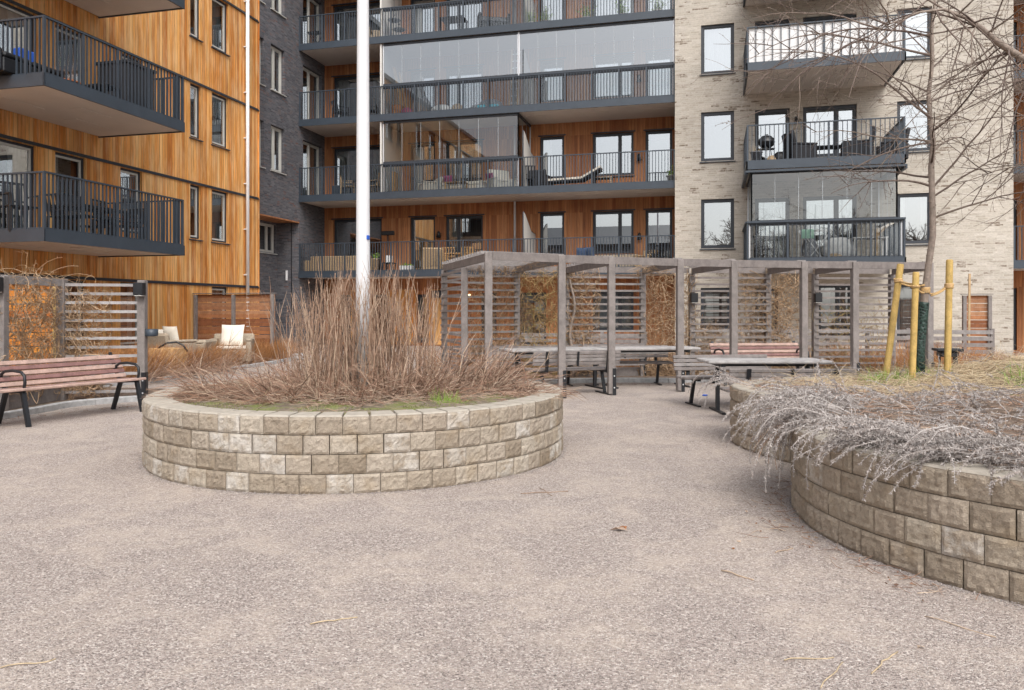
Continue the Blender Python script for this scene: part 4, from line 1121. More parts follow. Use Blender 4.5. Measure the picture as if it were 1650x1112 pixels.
# =================================================================== PERGOLA
front = [(-.37,12.28),(.82,12.95),(1.72,13.42),(2.99,13.98),(4.05,14.3),(5.39,14.62),(6.40,14.78),(7.98,15.05)]
def lat_at(px, zc): return (px-825)/FP*zc
fpx = [787,905,985,1095.5,1182,1295,1377,1497]
front = [(lat_at(p, z), z) for p, z in zip(fpx, [q[1] for q in front])]
bpx = [716,833,912.5,1035.5,1114.5,1237,1313.5,1437]; bzc = [15.5,16.25,16.5,16.75,16.85,16.95,17.05,17.2]
back = [(lat_at(p, z), z) for p, z in zip(bpx, bzc)]
PH = 2.36; pw = .118
pg_c = W(3.5, 15)
pg = empty('timber_pergola', (pg_c[0], pg_c[1], 0), 'long weathered grey timber pergola with slatted back over the picnic tables', 'pergola')
def post(par, la, zc, h, w=pw, ang=None, shoe=0, name='post'):
    x, y = W(la, zc); m = MB(); a = (TH if ang is None else ang)
    c, s = math.cos(a), math.sin(a)
    mm = MB(); mm.bbox(-w/2, w/2, -w/2, w/2, .02, h, .007)
    m.add([(x+v[0]*c-v[1]*s, y+v[0]*s+v[1]*c, v[2]) for v in mm.v], mm.f); o = m.build(name, M['greywood'], par)
    if shoe:
        k = MB(); mm = MB(); mm.bbox(w/2-.0, w/2+.012, -.045, .045, -.0, .46, .002) if shoe > 0 else mm.bbox(-w/2-.012, -w/2, -.045, .045, 0, .46, .002)
        mm.box(-.045 if shoe < 0 else w/2-.05, w/2+.01 if shoe > 0 else .05, -w/2-.010, -w/2-.001, 0, .46)
        k.add([(x+v[0]*c-v[1]*s, y+v[0]*s+v[1]*c, v[2]) for v in mm.v], mm.f); ko = k.build('post_shoe', M['black'], o)
        b = MB()
        for z in (.13, .33):
            mm = MB(); mm.bbox(w/2-.034, w/2-.012, -w/2-.018, -w/2-.010, z-.011, z+.011, .003) if shoe > 0 else mm.bbox(.012, .034, -w/2-.018, -w/2-.010, z-.011, z+.011, .003)
            b.add([(x+v[0]*c-v[1]*s, y+v[0]*s+v[1]*c, v[2]) for v in mm.v], mm.f)
        b.build('bolt', M['alu'], o)
    return o
for i, (la, zc) in enumerate(front): post(pg, la, zc, PH-.001, ang=TH+.12, shoe=1)
for i, (la, zc) in enumerate(back): post(pg, la, zc, PH-.12, ang=TH+.12, shoe=1 if i in (3, 1) else 0)
mid = ((front[0][0]+back[0][0])/2, (front[0][1]+back[0][1])/2); mzc = 13.75; post(pg, lat_at(748.5, mzc), mzc, PH-.17)
ex = lambda p, q, t: (p[0]+(q[0]-p[0])*t, p[1]+(q[1]-p[1])*t)
for row, h in ((front, .13), (back, .12)):
    for a, b in zip(row, row[1:]):
        m = MB(); A = W3(*a, PH+.0-h/2+.008); B = W3(*b, PH-h/2+.008); m.bar(A, B, .05, h, ext=-.062); m.build('beam', M['greywood'], pg)
for i in range(1, 8):
    m = MB()
    for k in range(1, 17):
        q = ex(front[i], back[i], k/17); m.bar(W3(q[0]-.09,q[1]-.02,PH+.012), W3(q[0]+.09,q[1]+.03,PH+.012), .032, .045)
    m.build('purlin_stubs', M['greywood_lt'], pg)
for i in range(8):
    m = MB(); A = W3(*front[i], PH-.075); B = W3(*back[i], PH-.075); m.bar(A, B, .05, .12, ext=-.065 if i else .06); m.build('rafter', M['greywood'], pg)
for k in range(1, 17):
    t_ = k/17; m = MB()
    P = [ex(front[i], back[i], t_) for i in range(2)]
    P[0] = (P[0][0]-.08, P[0][1]-.03)
    for a, b in zip(P, P[1:]): m.bar(W3(*a, PH+.012), W3(*b, PH+.012), .032, .045, ext=.004)
    m.build('purlin', M['greywood_lt'], pg)
for i in (0, 2, 4, 6):
    m = MB(); a, b = back[i], back[i+1]
    for q in range(14):
        z = .30+.142*q
        if z > PH-.2: break
        m.bar(W3(a[0],a[1]-.075,z), W3(b[0],b[1]-.075,z), .022, .042, ext=.03)
    m.build('slat_screen', M['greywood_lt'] if i < 4 else M['greywood'], pg)
m = MB()
a, b = (lat_at(748.5, mzc), mzc), back[0]
for q in range(14):
    z = .30+.142*q
    if z < PH-.2: m.bar(W3(a[0]-.06,a[1],z), W3(b[0]-.06,b[1],z), .022, .042, ext=.03)
m.build('slat_screen', M['greywood_lt'], pg)
for i in range(7):
    m = MB(); a, b = back[i], back[i+1]; m.bar(W3(a[0],a[1]+.05,.14), W3(b[0],b[1]+.05,.14), .03, .18); m.build('base_board', M['greywood'], pg)
def lantern(la, zc, z, lab):
    x, y = W(la, zc); t = empty('post_lamp', (x, y, z), lab, 'lamp', 'black box lamps on the timber posts')
    c, s = math.cos(TH), math.sin(TH)
    for nm, bx, mt in (('housing', (-.075,.075,-.11,.02,-.10,.10), 'black'), ('lens', (-.06,.06,-.10,.0,-.112,-.1005), 'panel')):
        mm = MB(); mm.bbox(*bx, .008 if nm == 'housing' else .002); m = MB()
        m.add([(x+v[0]*c-v[1]*s, y+v[0]*s+v[1]*c, z+v[2]) for v in mm.v], mm.f); m.build(nm, M[mt], t)
lantern(lat_at(1117.5, 16.7), 16.7, zz(480, 16.75), 'black box lamp on the pergola post beside the beige building window')
lantern(lat_at(1316.5, 16.9), 16.9, zz(480, 16.95), 'black box lamp on the right hand rear pergola post')
vine('climbing_vine', W(*back[1]), W(*back[2]), .05, 2.25, 230, 201, 'yellowish leafless climber between two posts at the left of the pergola', 'vine_green', .15)
vine('climbing_vine', W(*ex(back[0], back[1], .35)), W(*back[1]), .6, 2.3, 190, 202, 'brown leafless climber over the leftmost slats of the pergola', 'vine', .15)
vine('climbing_vine', W(*back[2]), W(*ex(back[2], back[3], .35)), .2, 2.3, 260, 203, 'thick brown climber on the pergola post behind the second front post', 'vine', .18)
vine('climbing_vine', W(*back[3]), W(*back[4]), .05, 2.2, 250, 204, 'dense leafless climber in front of the corner of the beige building', 'vine', .15)
vine('climbing_vine', W(*ex(back[4], back[5], .62)), W(*ex(back[5], back[6], .55)), .1, 2.2, 340, 205, 'leafless climber in the right half of the pergola', 'vine', .15)
vine('climbing_vine', W(*ex(back[4], back[5], .0)), W(*ex(back[4], back[5], .45)), .05, 1.1, 110, 206, 'thin climber low on the slats behind the red bench', 'vine', .1)
vine('climbing_vine', W(*ex(back[6], back[7], .0)), W(*ex(back[6], back[7], .9)), .05, 1.5, 90, 208, 'sparse greenish climber on the rightmost slats of the pergola', 'vine_green', .1)
def topv(i, j, t0, t1, seed, lab):
    rn = R_(seed); m = MB()
    for q in range(150):
        a = ex(front[i], back[i], rn.uniform(t0, t1)); p = W3(a[0]+rn.gauss(0,.12), a[1], PH+rn.uniform(-.15,.05))
        stem(m, p, rdir(rn, -.3, .3), rn.uniform(.15,.5), .0028, .06, 4, .2, rn)
    tag(m.build('climbing_vine', M['vine']), lab, 'climbing plant')
topv(1, 1, .25, 1.0, 210, 'leafless climber strands along the second roof rafter of the pergola'); topv(3, 3, .4, 1.0, 211, 'leafless climber strands along the fourth roof rafter of the pergola')
# thick twisted climber trunk at back post 2
m = MB(); q = back[2]; rn = R_(212)
m.tube([W3(q[0]+.12+.05*math.sin(i*.9), q[1]-.12+.04*math.cos(i), .05+.17*i) for i in range(13)], [.045-.002*i for i in range(13)], 6); tag(m.build('climber_trunk', M['bark']), 'thick twisted woody climber stem beside a rear pergola post', 'climbing plant')

# =================================================================== LEFT SCREEN
P229 = (lat_at(229.5, 12.55), 12.55); P100 = (lat_at(100, 12.3), 12.3); P0 = (-7.12, 10.95)
ls = empty('slatted_screen', W3(*P100, 0), 'weathered grey slatted garden screen with a beam behind the left bench', 'screen')
post(ls, *P229, 1.93, .12, shoe=1); post(ls, *P100, 1.945, .13, shoe=0); post(ls, *P0, 1.93, .12)
m = MB(); m.bar(W3(*P100,1.885), W3(*P0,1.885), .06, .125, ext=-.06); m.bar(W3(*P0,1.885), W3(-7.6,9.3,1.885), .06, .125); m.build('beam', M['greywood_lt'], ls)
m = MB()
for q in range(13): m.bar(W3(P100[0],P100[1]-.03,1.85-.1405*q), W3(P229[0],P229[1]-.03,1.85-.1405*q), .022, .045, ext=-.05)
m.build('slats', M['screen_slat'], ls)
m = MB(); m.bar(W3(*P100,.15), W3(*P0,.15), .03, .2); m.bar(W3(*P0,.15), W3(-7.6,9.3,.15), .03, .2); m.build('base_board', M['greywood'], ls)
m = MB()                                    # wire mesh of the climbing frame
for q in range(11): m.tube([W3(*P100,.35+.14*q), W3(*P0,.35+.14*q)], .0022, 3, False)
for q in range(1, 10):
    a = ex(P100, P0, q/10); m.tube([W3(*a,.3), W3(*a,1.84)], .0022, 3, False)
m.build('wire_mesh', M['greywood'], ls)
lantern(P229[0]+.02, P229[1]-.1, zz(466, 12.5), 'black box lamp on the grey post right of the left screen')
lantern(P0[0]+.0, P0[1]-.1, zz(459, 11.0), 'black box lamp at the left edge of the photo above the bench')
def loops(m, rn):
    for i in range(34):
        a = ex(P100, P0, rn.uniform(.0, .95)); p = Vector(W3(*a, 1.9)); pts = [p]; d = rdir(rn, .3, 1)
        for j in range(8): d = (d+Vector((0,0,-.14))+rdir(rn)*.12).normalized(); pts.append(pts[-1]+d*.07)
        m.tube(pts, [.0032]*len(pts), 3, False, False)
        for q in pts[1::2]: stem(m, q, rdir(rn), rn.uniform(.04,.12), .002, 0, 2, .2, rn)
vine('climbing_vine', W(*P0), W(*P100), .3, 1.8, 230, 215, 'leafless climber covering the wire frame above the left end of the bench', 'vine', .12, extra=loops)
vine('climbing_vine', W(*P100), W(*ex(P100, P229, .5)), .2, 1.7, 190, 216, 'leafless climber on the left half of the horizontal slats', 'vine', .12)
# ash bowl on post
ab = empty('ash_bowl', W3(P229[0]+.14, P229[1], zz(541, 12.5)), 'small grey metal bowl fixed to the grey post right of the bench', 'ash bowl')
m = MB(); x, y = W(P229[0]+.15, P229[1]); zb = zz(542, 12.5); m.lathe(x, y, [(.0,zb),(.085,zb),(.095,zb+.02),(.095,zb+.115),(.088,zb+.115),(.085,zb+.03),(0,zb+.02)], 20); m.build('bowl', M['metal'], ab)
m = MB(); m.bar(W3(P229[0]+.05,P229[1],zb+.06), W3(P229[0]+.07,P229[1],zb+.06), .09, .11); m.build('bracket', M['metal'], ab)

# =================================================================== FENCES
def fence(name, x0, x1, y, h, mat, label, n=14, bw=.10, posts=3, axis='x', gap=.012, tall0=.05, pm='greywood'):
    t = empty(name, ((x0+x1)/2, y, 0), label, 'fence'); m = MB(); m2 = MB(); bh = (h-tall0)/n
    for q in range(n): m.bbox(x0, x1, y-.012, y+.012, tall0+q*bh, tall0+(q+1)*bh-gap*(1 if q % 2 else .3), .003)
    m.build('boards', M[mat], t)
    for i in range(posts):
        x = x0+.05+(x1-x0-.1)*i/(posts-1); m2 = MB(); m2.bbox(x-.045, x+.045, y-.10, y-.013, 0, h-.02, .005); m2.build('post', M[pm], t)
    m2 = MB(); m2.box(x0-.03, x1+.03, y-.10, y+.03, h+.003, h+.025); m2.build('cap_board', M['greywood'], t); return t
yf = 20.2; fx0, _ = onY(331, yf); fx1, _ = onY(443, yf)
fence('privacy_fence', XW+.06, fx1, yf, 1.93, 'browncedar', 'reddish brown privacy fence of horizontal boards behind the patio armchairs', 16, gap=.018)
fence('privacy_fence', -14.9, onY(99, 11.4)[0], 11.4, 1.95, 'orangewood', 'orange horizontal board fence behind the climber at the left edge', 15, pm='stake', posts=4, gap=.02)
yf = 24.2; fence('privacy_fence', onY(1550, yf)[0], onY(1597, yf)[0], yf, zz(475, onY(1570, yf)[1]), 'browncedar', 'dark brown slatted fence panel against the right end of the beige building', 16, posts=2, gap=.02)
yf = 21.5; t = empty('low_fence', (2, yf, 0), 'long low grey slatted fence of the terraces in front of the beige building', 'fence')
for (pa, pb) in ((1092, 1600),):
    a = onY(pa, yf)[0]; b = onY(pb, yf)[0]; m = MB()
    for q in range(6): m.bbox(a, b, yf-.015, yf+.015, .06+q*.16, .06+q*.16+.10, .003)
    m.build('slats', M['greywood_lt'], t)
    for i in range(9): x = a+(b-a)*i/8; m = MB(); m.bbox(x-.045, x+.045, yf+.016, yf+.1, 0, 1.0, .004); m.build('post', M['greywood'], t)
yf = 21.8; t = empty('low_fence', (-3, yf, 0), 'low grey slatted fence of the terrace under the first long balcony', 'fence')
a = onY(835, yf)[0]; b = onY(1040, yf)[0]; m = MB()
for q in range(5): m.bbox(a, b, yf-.015, yf+.015, .06+q*.16, .06+q*.16+.10, .003)
m.build('slats', M['greywood_lt'], t)
for i in range(4): x = a+(b-a)*i/3; m = MB(); m.bbox(x-.045, x+.045, yf+.016, yf+.1, 0, .85, .004); m.build('post', M['greywood'], t)
m = MB(); a = W3(lat_at(1561, 21), 21, 0); m.bar((a.x,a.y,0), (a.x+.02,a.y,zz(441,21)), .05, .04, up=(0,1,0)); tag(m.build('wooden_stake', M['crate']), 'single thin orange wooden stake in front of the beige wall at the right', 'stake')

# =================================================================== BENCHES AND TABLES
def rot_bench(la, zc, ela, ezc):
    e = cdir(ela, ezc); return W3(la, zc, 0), math.atan2(e.y, e.x)
def build_local(mb, nm, mt, par): return mb.build(nm, M[mt], par, local=True)
def mauve_bench(L, legs, label, group=None):
    t = empty('park_bench', (0,0,0), label, 'bench', group)
    for i in range(4):
        seat = MB(); seat.bbox(0, L, -.36+.105*i, -.36+.105*i+.092, .445-.006*i, .48-.006*i, .008)
        build_local(seat, 'seat_slat', 'bench_pale' if i % 3 == 0 else 'bench_dark', t)
    for i in range(5):
        bk = MB()
        y = .085+.036*i; z = .50+.066*i
        m = MB(); m.bbox(0, L, -.014, .014, -.029, .029, .006); c, s = math.cos(-.42), math.sin(-.42)
        bk.add([(v[0], y+v[1]*c-v[2]*s, z+v[1]*s+v[2]*c) for v in m.v], m.f)
        build_local(bk, 'back_slat', 'bench_dark' if i % 2 else 'bench_pale', t)
    for x in legs:
        f = MB(); f.bar((x,-.30,.44), (x,-.42,.0), .045, .05, up=(1,0,0)); build_local(f, 'leg', 'black', t)
        f = MB(); f.bar((x,.02,.46), (x,.20,.0), .045, .05, up=(1,0,0)); build_local(f, 'leg', 'black', t)
        f = MB(); f.bar((x,-.32,.435), (x,.06,.41), .05, .03); f.bar((x,.06,.42), (x,.27,.83), .045, .022, up=(0,-1,.4)); build_local(f, 'support', 'black', t)
        f = MB(); f.tube([(x,-.315,.42),(x,-.345,.55),(x,-.335,.63),(x,-.27,.675),(x,-.10,.69),(x,.06,.675),(x,.13,.64),(x,.15,.56)], .019, 8); build_local(f, 'armrest', 'black', t)
    return t
b = mauve_bench(3.62, (.06, 1.86, 3.50), 'long mauve slatted bench with black armrests in front of the left screen')
ev = Vector((-5.28+6.06, 11.2-9.59)).normalized()
bp = Vector((-5.28, 11.2))-ev*3.50; nrm2 = Vector((-ev.y, ev.x)); bp = bp+nrm2*.42
loc, rz = rot_bench(bp.x, bp.y, ev.x, ev.y); b.location = loc; b.rotation_euler = (0,0,rz)
b = mauve_bench(1.85, (.07, 1.78), 'red slatted bench with black armrests standing under the pergola')
loc, rz = rot_bench(3.95, 15.35, 1, .12); b.location = loc; b.rotation_euler = (0,0,rz)
def grey_bench(L, label):
    t = empty('slatted_bench', (0,0,0), label, 'bench', 'grey picnic benches under the pergola')
    seat = MB()
    for i in range(3): seat.bbox(0, L, -.30+.125*i, -.30+.125*i+.112, .415, .455, .01)
    build_local(seat, 'seat', 'greywood_lt', t)
    bk = MB()
    for i in range(4):
        m = MB(); m.bbox(0, L, -.016, .016, -.026, .026, .006); c, s = math.cos(-.18), math.sin(-.18)
        y = .14+.013*i; z = .545+.061*i; bk.add([(v[0], y+v[1]*c-v[2]*s, z+v[1]*s+v[2]*c) for v in m.v], m.f)
    build_local(bk, 'backrest', 'greywood_lt', t)
    for x in (.24, L-.24):
        f = MB(); f.bar((x,-.08,.41), (x,.06,.02), .035, .05, up=(1,0,0)); f.bar((x,-.30,.015), (x,.24,.015), .045, .02); f.bar((x,-.28,.40), (x,.14,.40), .05, .03); build_local(f, 'leg', 'black', t)
        f = MB(); f.bar((x,.155,.38), (x,.225,.755), .055, .02, up=(0,-1,.2)); build_local(f, 'back_bracket', 'black', t)
    f = MB(); f.bar((L/2,.178,.50), (L/2,.215,.75), .035, .012, up=(0,-1,.2)); build_local(f, 'back_strap', 'black', t)
    return t
def picnic_table(L, label):
    t = empty('picnic_table', (0,0,0), label, 'table', 'grey picnic tables under the pergola'); m = MB()
    for i in range(6): m.bbox(0, L, i*.122, i*.122+.115, .705, .75, .012)
    build_local(m, 'tabletop', 'tabletop', t)
    for x in (.22, L-.22):
        f = MB(); f.bar((x,.36,.69), (x,.36,.02), .06, .05, up=(1,0,0)); f.bar((x,.05,.68), (x,.68,.68), .06, .04); f.bar((x,.0,.015), (x,.73,.015), .06, .025); build_local(f, 'leg', 'black', t)
    f = MB(); f.bar((.22,.36,.665), (L-.22,.36,.665), .05, .03); build_local(f, 'stretcher', 'black', t)
    return t
def put(o, la, zc, ela, ezc, flip=False):
    loc, rz = rot_bench(la, zc, ela, ezc); o.location = loc; o.rotation_euler = (0,0,rz)
DR = (1, .36)
put(picnic_table(2.0, 'left picnic table seen behind the first two front pergola posts'), .0, 13.78, *DR)
put(picnic_table(1.85, 'middle picnic table with one black leg beside the third front pergola post'), 1.72, 14.42, 1, .16)
# bench seen from the back: front faces away -> rotate by 180
def put_back(o, L, la, zc, ela, ezc):
    # right end given; local x runs to the left
    loc, rz = rot_bench(la+ela*L/math.hypot(ela,ezc), zc+ezc*L/math.hypot(ela,ezc), -ela, -ezc); o.location = loc; o.rotation_euler = (0,0,rz)
put_back(grey_bench(1.6, 'grey slatted bench seen from behind in front of the left picnic table'), 1.6, .30, 13.22, 1, .33)
put(grey_bench(1.7, 'grey slatted bench on the far side of the left picnic table'), -.35, 15.0, 1, .14)
put(grey_bench(1.7, 'grey slatted bench on the far side of the middle picnic table'), 1.40, 15.35, 1, .03)
put(picnic_table(1.72, 'nearest picnic table with its worn top just behind the right planter'), 2.72, 10.85, 1, .0)
put(grey_bench(1.55, 'grey slatted bench with a slanted black leg beyond the nearest picnic table'), 2.52, 11.95, 1, .16)
bd = grey_bench(1.6, 'grey bench half hidden by dry plants between the right planter and the nearest table'); put_back(bd, 1.6, 2.78, 10.2, 1, .0); bd.scale = (1, 1, .93)
# dark charcoal grill table far right
gt = empty('charcoal_grill', W3(8.0, 14.4, 0), 'squat black grill stand in front of the fence at the right', 'grill')
m = MB(); c_ = W3(8.0, 14.4, 0)
m.bbox(c_.x-.22, c_.x+.22, c_.y-.2, c_.y+.2, .70, .75, .01); m.build('top', M['black'], gt)
m = MB(); m.bbox(c_.x-.15, c_.x+.15, c_.y-.15, c_.y+.15, .60, .70, .02); m.build('fire_bowl', M['black'], gt)
m = MB(); m.bar((c_.x+.13,c_.y,.6), (c_.x+.13,c_.y,.3), .07, .07); m.bar((c_.x-.13,c_.y,.6), (c_.x-.13,c_.y,.3), .03, .03); m.build('leg', M['black'], gt)
m = MB(); m.bbox(c_.x-.22, c_.x+.22, c_.y-.2, c_.y+.2, .1, .33, .01); m.build('base', M['black'], gt)
# =================================================================== STAKES, ROPES AND YOUNG TREE
TZ = 8.8
def stake(pa, pya, pb, pyb, z0, zca, zcb, r, lab):
    # foot at (pa, pya), top at (pb, pyb)
    A = W3(lat_at(pa, zca), zca, zz(pya, zca)-.15); B = W3(lat_at(pb, zcb), zcb, zz(pyb, zcb)); m = MB()
    n = 7; pts = [A+(B-A)*i/n for i in range(n+1)]; rr = [r*(1+.03*math.sin(i*2.2)) for i in range(n+1)]
    d = (B-A).normalized(); pts += [B+d*.012]; rr += [r*.8]
    m.tube(pts, rr, 14); o = m.build('tree_stake', M['stake'])
    rn = R_(int(pa)); k = MB()
    for i in range(5):
        t_ = rn.uniform(.15,.9); q = A+(B-A)*t_; a = rn.uniform(-2.6,-.4); k.lathe(0,0,[(0,.004),(.012,.0)],8)
    tag(o, lab, 'stake', 'yellow wooden stakes round the young tree'); return A, B
s1 = stake(1425, 603, 1451, 427, .6, 9.0, 8.95, .036, 'left yellow stake leaning to the right beside the young tree')
s2 = stake(1469, 613, 1476, 440, .6, 8.65, 8.6, .034, 'shortest yellow stake, close to the green trunk guard')
s3 = stake(1526, 609, 1530, 420, .6, 8.75, 8.8, .036, 'upright yellow stake on the right of the young tree')
tb = W3(lat_at(1481, TZ), TZ, .5)
tr = empty('young_tree', tb, 'slender leafless young tree tied to yellow stakes in the right planter', 'tree')
tp_ = [(1480,640),(1483,560),(1490,490),(1496,430),(1502,380),(1501,330),(1500,270),(1505,230),(1500,190),(1497,150),(1502,100),(1500,50),(1506,0),(1510,-60),(1512,-130),(1516,-200)]
tpts = [W3(lat_at(a, TZ), TZ+.02*math.sin(i), zz(b, TZ)) for i, (a, b) in enumerate(tp_)]
trad = [.048,.044,.040,.036,.034,.033,.032,.029,.026,.023,.020,.017,.014,.011,.008,.005]
m = MB(); m.tube(tpts, trad, 12)
for i in range(60):
    rn = R_(i+900); t_ = rn.uniform(.5, 9); j = int(t_); p_ = tpts[j]+(tpts[j+1]-tpts[j])*(t_-j); 
    d_ = rdir(rn, -.2, .2); m.tube([p_+d_*trad[j]*.8, p_+d_*(trad[j]*1.0+.008)], [.012,.006], 5)
m.build('trunk', M['bark'], tr)
g0 = MB(); g0.tube([tpts[0]+(tpts[1]-tpts[0])*.1, tpts[1], tpts[2], tpts[2]+(tpts[3]-tpts[2])*.05], [.062,.058,.055,.055], 18); g0.build('trunk_guard', M['meshguard'], tr)
def branch(m, p, d, L, r, rnd, lvl, up, droop=0.0, wander=.10, kids=(7, 5)):
    segs = max(4, int(L/.16)) if lvl == 0 else (5 if lvl == 1 else 3)
    pts = [Vector(p)]; d = Vector(d).normalized(); dirs = []
    kink = 0
    for i in range(segs):
        d = (d+rdir(rnd)*wander*(1.6 if rnd.random() < .15 else 1)+Vector((0,0,up-droop*(i/segs)))).normalized()
        pts.append(pts[-1]+d*(L/segs)); dirs.append(d)
    m.tube(pts, [max(.0016, r*(1-.78*i/segs)) for i in range(segs+1)], 6 if lvl == 0 else (4 if lvl == 1 else 3), caps=False, sm=lvl < 1)
    if lvl < 2:
        n = kids[lvl]; n = int(n*max(.5, L/ (1.7 if lvl == 0 else .7)))+1
        for q in range(n):
            t_ = rnd.uniform(.18, .97); j = min(segs-1, int(t_*segs)); b = pts[j]+(pts[j+1]-pts[j])*(t_*segs-j)
            side = dirs[j].cross(rdir(rnd)); 
            if side.length < .1: continue
            side.normalize(); nd = dirs[j]*rnd.uniform(.5,1)+side*rnd.uniform(.5,1)
            branch(m, b, nd, L*rnd.uniform(.28,.6)*(1-.4*t_), max(.0022, r*.42), rnd, lvl+1, up*.6, droop*.6, wander*1.2, kids)
    else:
        for q in range(2):                 # small buds
            j = rnd.randrange(segs); leaf(m, pts[j+1], dirs[j]+rdir(rnd)*.6, .022, .004, rnd)
    return pts
rn = R_(301); m = MB()
for i in range(26):
    t_ = 5.2+9.6*(i/25)**.9; j = int(t_); p_ = tpts[j]+(tpts[j+1]-tpts[j])*(t_-j)
    az = i*2.4+rn.uniform(-.5,.5); el = rn.uniform(.15,.75) if i < 12 else rn.uniform(.3,1.0)
    L = (1.7-.035*i)*rn.uniform(.8,1.15)*(1.0 if i > 4 else .75)
    branch(m, p_, (math.cos(az), math.sin(az), el), L, max(.006, trad[j]*.42), rn, 0, .015, .06 if i % 3 else .16, .11, (7, 4))
for (pa, pya), (pb, pyb), L in (((1500,300),(1400,262),1.5),((1505,300),(1600,180),1.9),((1502,352),(1640,300),1.2),((1500,190),(1300,60),2.2),((1500,230),(1380,250),1.3),((1505,90),(1270,30),2.3),((1502,60),(1290,-40),2.2)):
    A = W3(lat_at(pa,TZ), TZ, zz(pya,TZ)); B = W3(lat_at(pb,TZ-.3), TZ-.3, zz(pyb,TZ-.3)); branch(m, A, B-A, L, .014, rn, 0, 0.0, .10, .10, (7, 4))
m.build('crown', M['twigbark'], tr)
# second, older tree standing to the right of the frame, its limb reaching in
t2 = empty('older_tree', W3(7.1, 8.2, .0), 'older bare tree whose green-grey limb reaches in from the right edge', 'tree')
m = MB(); q0 = W3(7.1, 8.2, 0); tk = [q0+Vector((.03*math.sin(i), .04*math.cos(i*1.3), .55*i)) for i in range(13)]; m.tube(tk, [.15-.010*i for i in range(13)], 12); m.build('trunk', M['bark'], t2)
lim = [W3(lat_at(a, z), z, zz(b, z)) for a, b, z in ((1845,220,8.2),(1760,170,8.0),(1690,120,7.8),(1650,96,7.7),(1610,70,7.6),(1580,45,7.5),(1560,30,7.5),(1520,15,7.4),(1480,20,7.3),(1430,40,7.2),(1380,70,7.1))]
m = MB(); m.tube(lim, [.060,.052,.042,.036,.030,.025,.020,.014,.010,.007,.004], 8); m.build('limb', M['bark'], t2)
m = MB(); rn = R_(411)
for i in range(40):
    t_ = rn.uniform(1.0, 9.8); j = int(t_); p_ = lim[j]+(lim[j+1]-lim[j])*(t_-j)
    d_ = cdir(rn.gauss(-.65,.6), rn.gauss(0,.6), rn.gauss(-.15,.6)); branch(m, p_, d_, rn.uniform(.7,1.7), .009, rn, 0, 0.0, .14, .12, (6, 3))
for i in range(16):
    p_ = tk[rn.randint(5, 11)]; d_ = cdir(rn.gauss(-.9,.4), rn.gauss(0,.6), rn.uniform(-.1,.6)); branch(m, p_, d_, rn.uniform(1.6,2.8), .016, rn, 0, 0.0, .06, .09, (7, 3))
m.build('crown', M['twigbark'], t2)
# ropes
def rope(m, A, B, sag, r=.009, n=9):
    m.tube([A+(B-A)*i/n-Vector((0,0,sag*math.sin(PI*i/n))) for i in range(n+1)], r, 6)
def wrap(m, c, rad, z, turns, r=.008, dz=.012):
    n = int(12*turns); m.tube([Vector((c.x+rad*math.cos(i*2*PI/12), c.y+rad*math.sin(i*2*PI/12), z+dz*i/12)) for i in range(n+1)], r, 5)
m = MB()
on = lambda s, z: s[0]+(s[1]-s[0])*((z-s[0].z)/(s[1].z-s[0].z))
z1 = zz(452, 8.95); a1 = on(s1, z1); z2 = zz(461, 8.6); a2 = on(s2, z2); z3 = zz(460, 8.8); a3 = on(s3, z3); zt = zz(468, TZ)
tpos = lambda z: next(tpts[i]+(tpts[i+1]-tpts[i])*((z-tpts[i].z)/(tpts[i+1].z-tpts[i].z)) for i in range(15) if tpts[i].z <= z <= tpts[i+1].z)
tt = tpos(zt)
wrap(m, a1, .043, z1-.02, 3.5); wrap(m, a2, .041, z2-.02, 2.5); wrap(m, a3, .043, z3-.03, 4); wrap(m, tt, .044, zt-.03, 5)
off = Vector((0,0,0))
rope(m, a1, a2+Vector((0,0,.02)), .01, .012); rope(m, a1+Vector((0,0,-.02)), tt+Vector((-.02,-.05,.06)), .03, .011); rope(m, a2, tt+Vector((-.03,-.05,-.03)), .02, .011)
rope(m, a3, tt+Vector((.05,-.02,-.06)), .02, .010); rope(m, a3+Vector((0,0,.02)), tt+Vector((.05,.02,-.04)), .03, .010)
tag(m.build('tying_rope', M['rope']), 'jute rope tying the young tree to its three yellow stakes', 'rope')

# =================================================================== BALCONY AND PATIO FURNITURE
def rotadd(mb, src, ang):
    c, s = math.cos(ang), math.sin(ang); mb.add([(v[0]*c-v[1]*s, v[0]*s+v[1]*c, v[2]) for v in src.v], src.f)
def slat_chair(mat, label, group=None, name='garden_chair'):
    t = empty(name, (0,0,0), label, 'chair', group)
    m = MB(); m.bbox(-.24,.24,-.24,.22,.42,.45,.01); build_local(m, 'seat', mat, t)
    m = MB()
    for i in range(5): m.bar((-.22+.11*i,.22,.45), (-.22+.11*i,.30,.88), .05, .015, up=(0,1,0))
    m.bar((-.25,.30,.88),(.25,.30,.88),.03,.04); m.bar((-.24,.245,.56),(.24,.245,.56),.02,.03); build_local(m, 'backrest', mat, t)
    for x in (-.23,.23):
        m = MB(); m.bar((x,-.22,0),(x,-.22,.64),.03,.03); m.bar((x,.24,0),(x,.23,.45),.03,.03); m.bar((x,-.24,.64),(x,.26,.64),.04,.02); build_local(m, 'side_frame', mat, t)
    return t
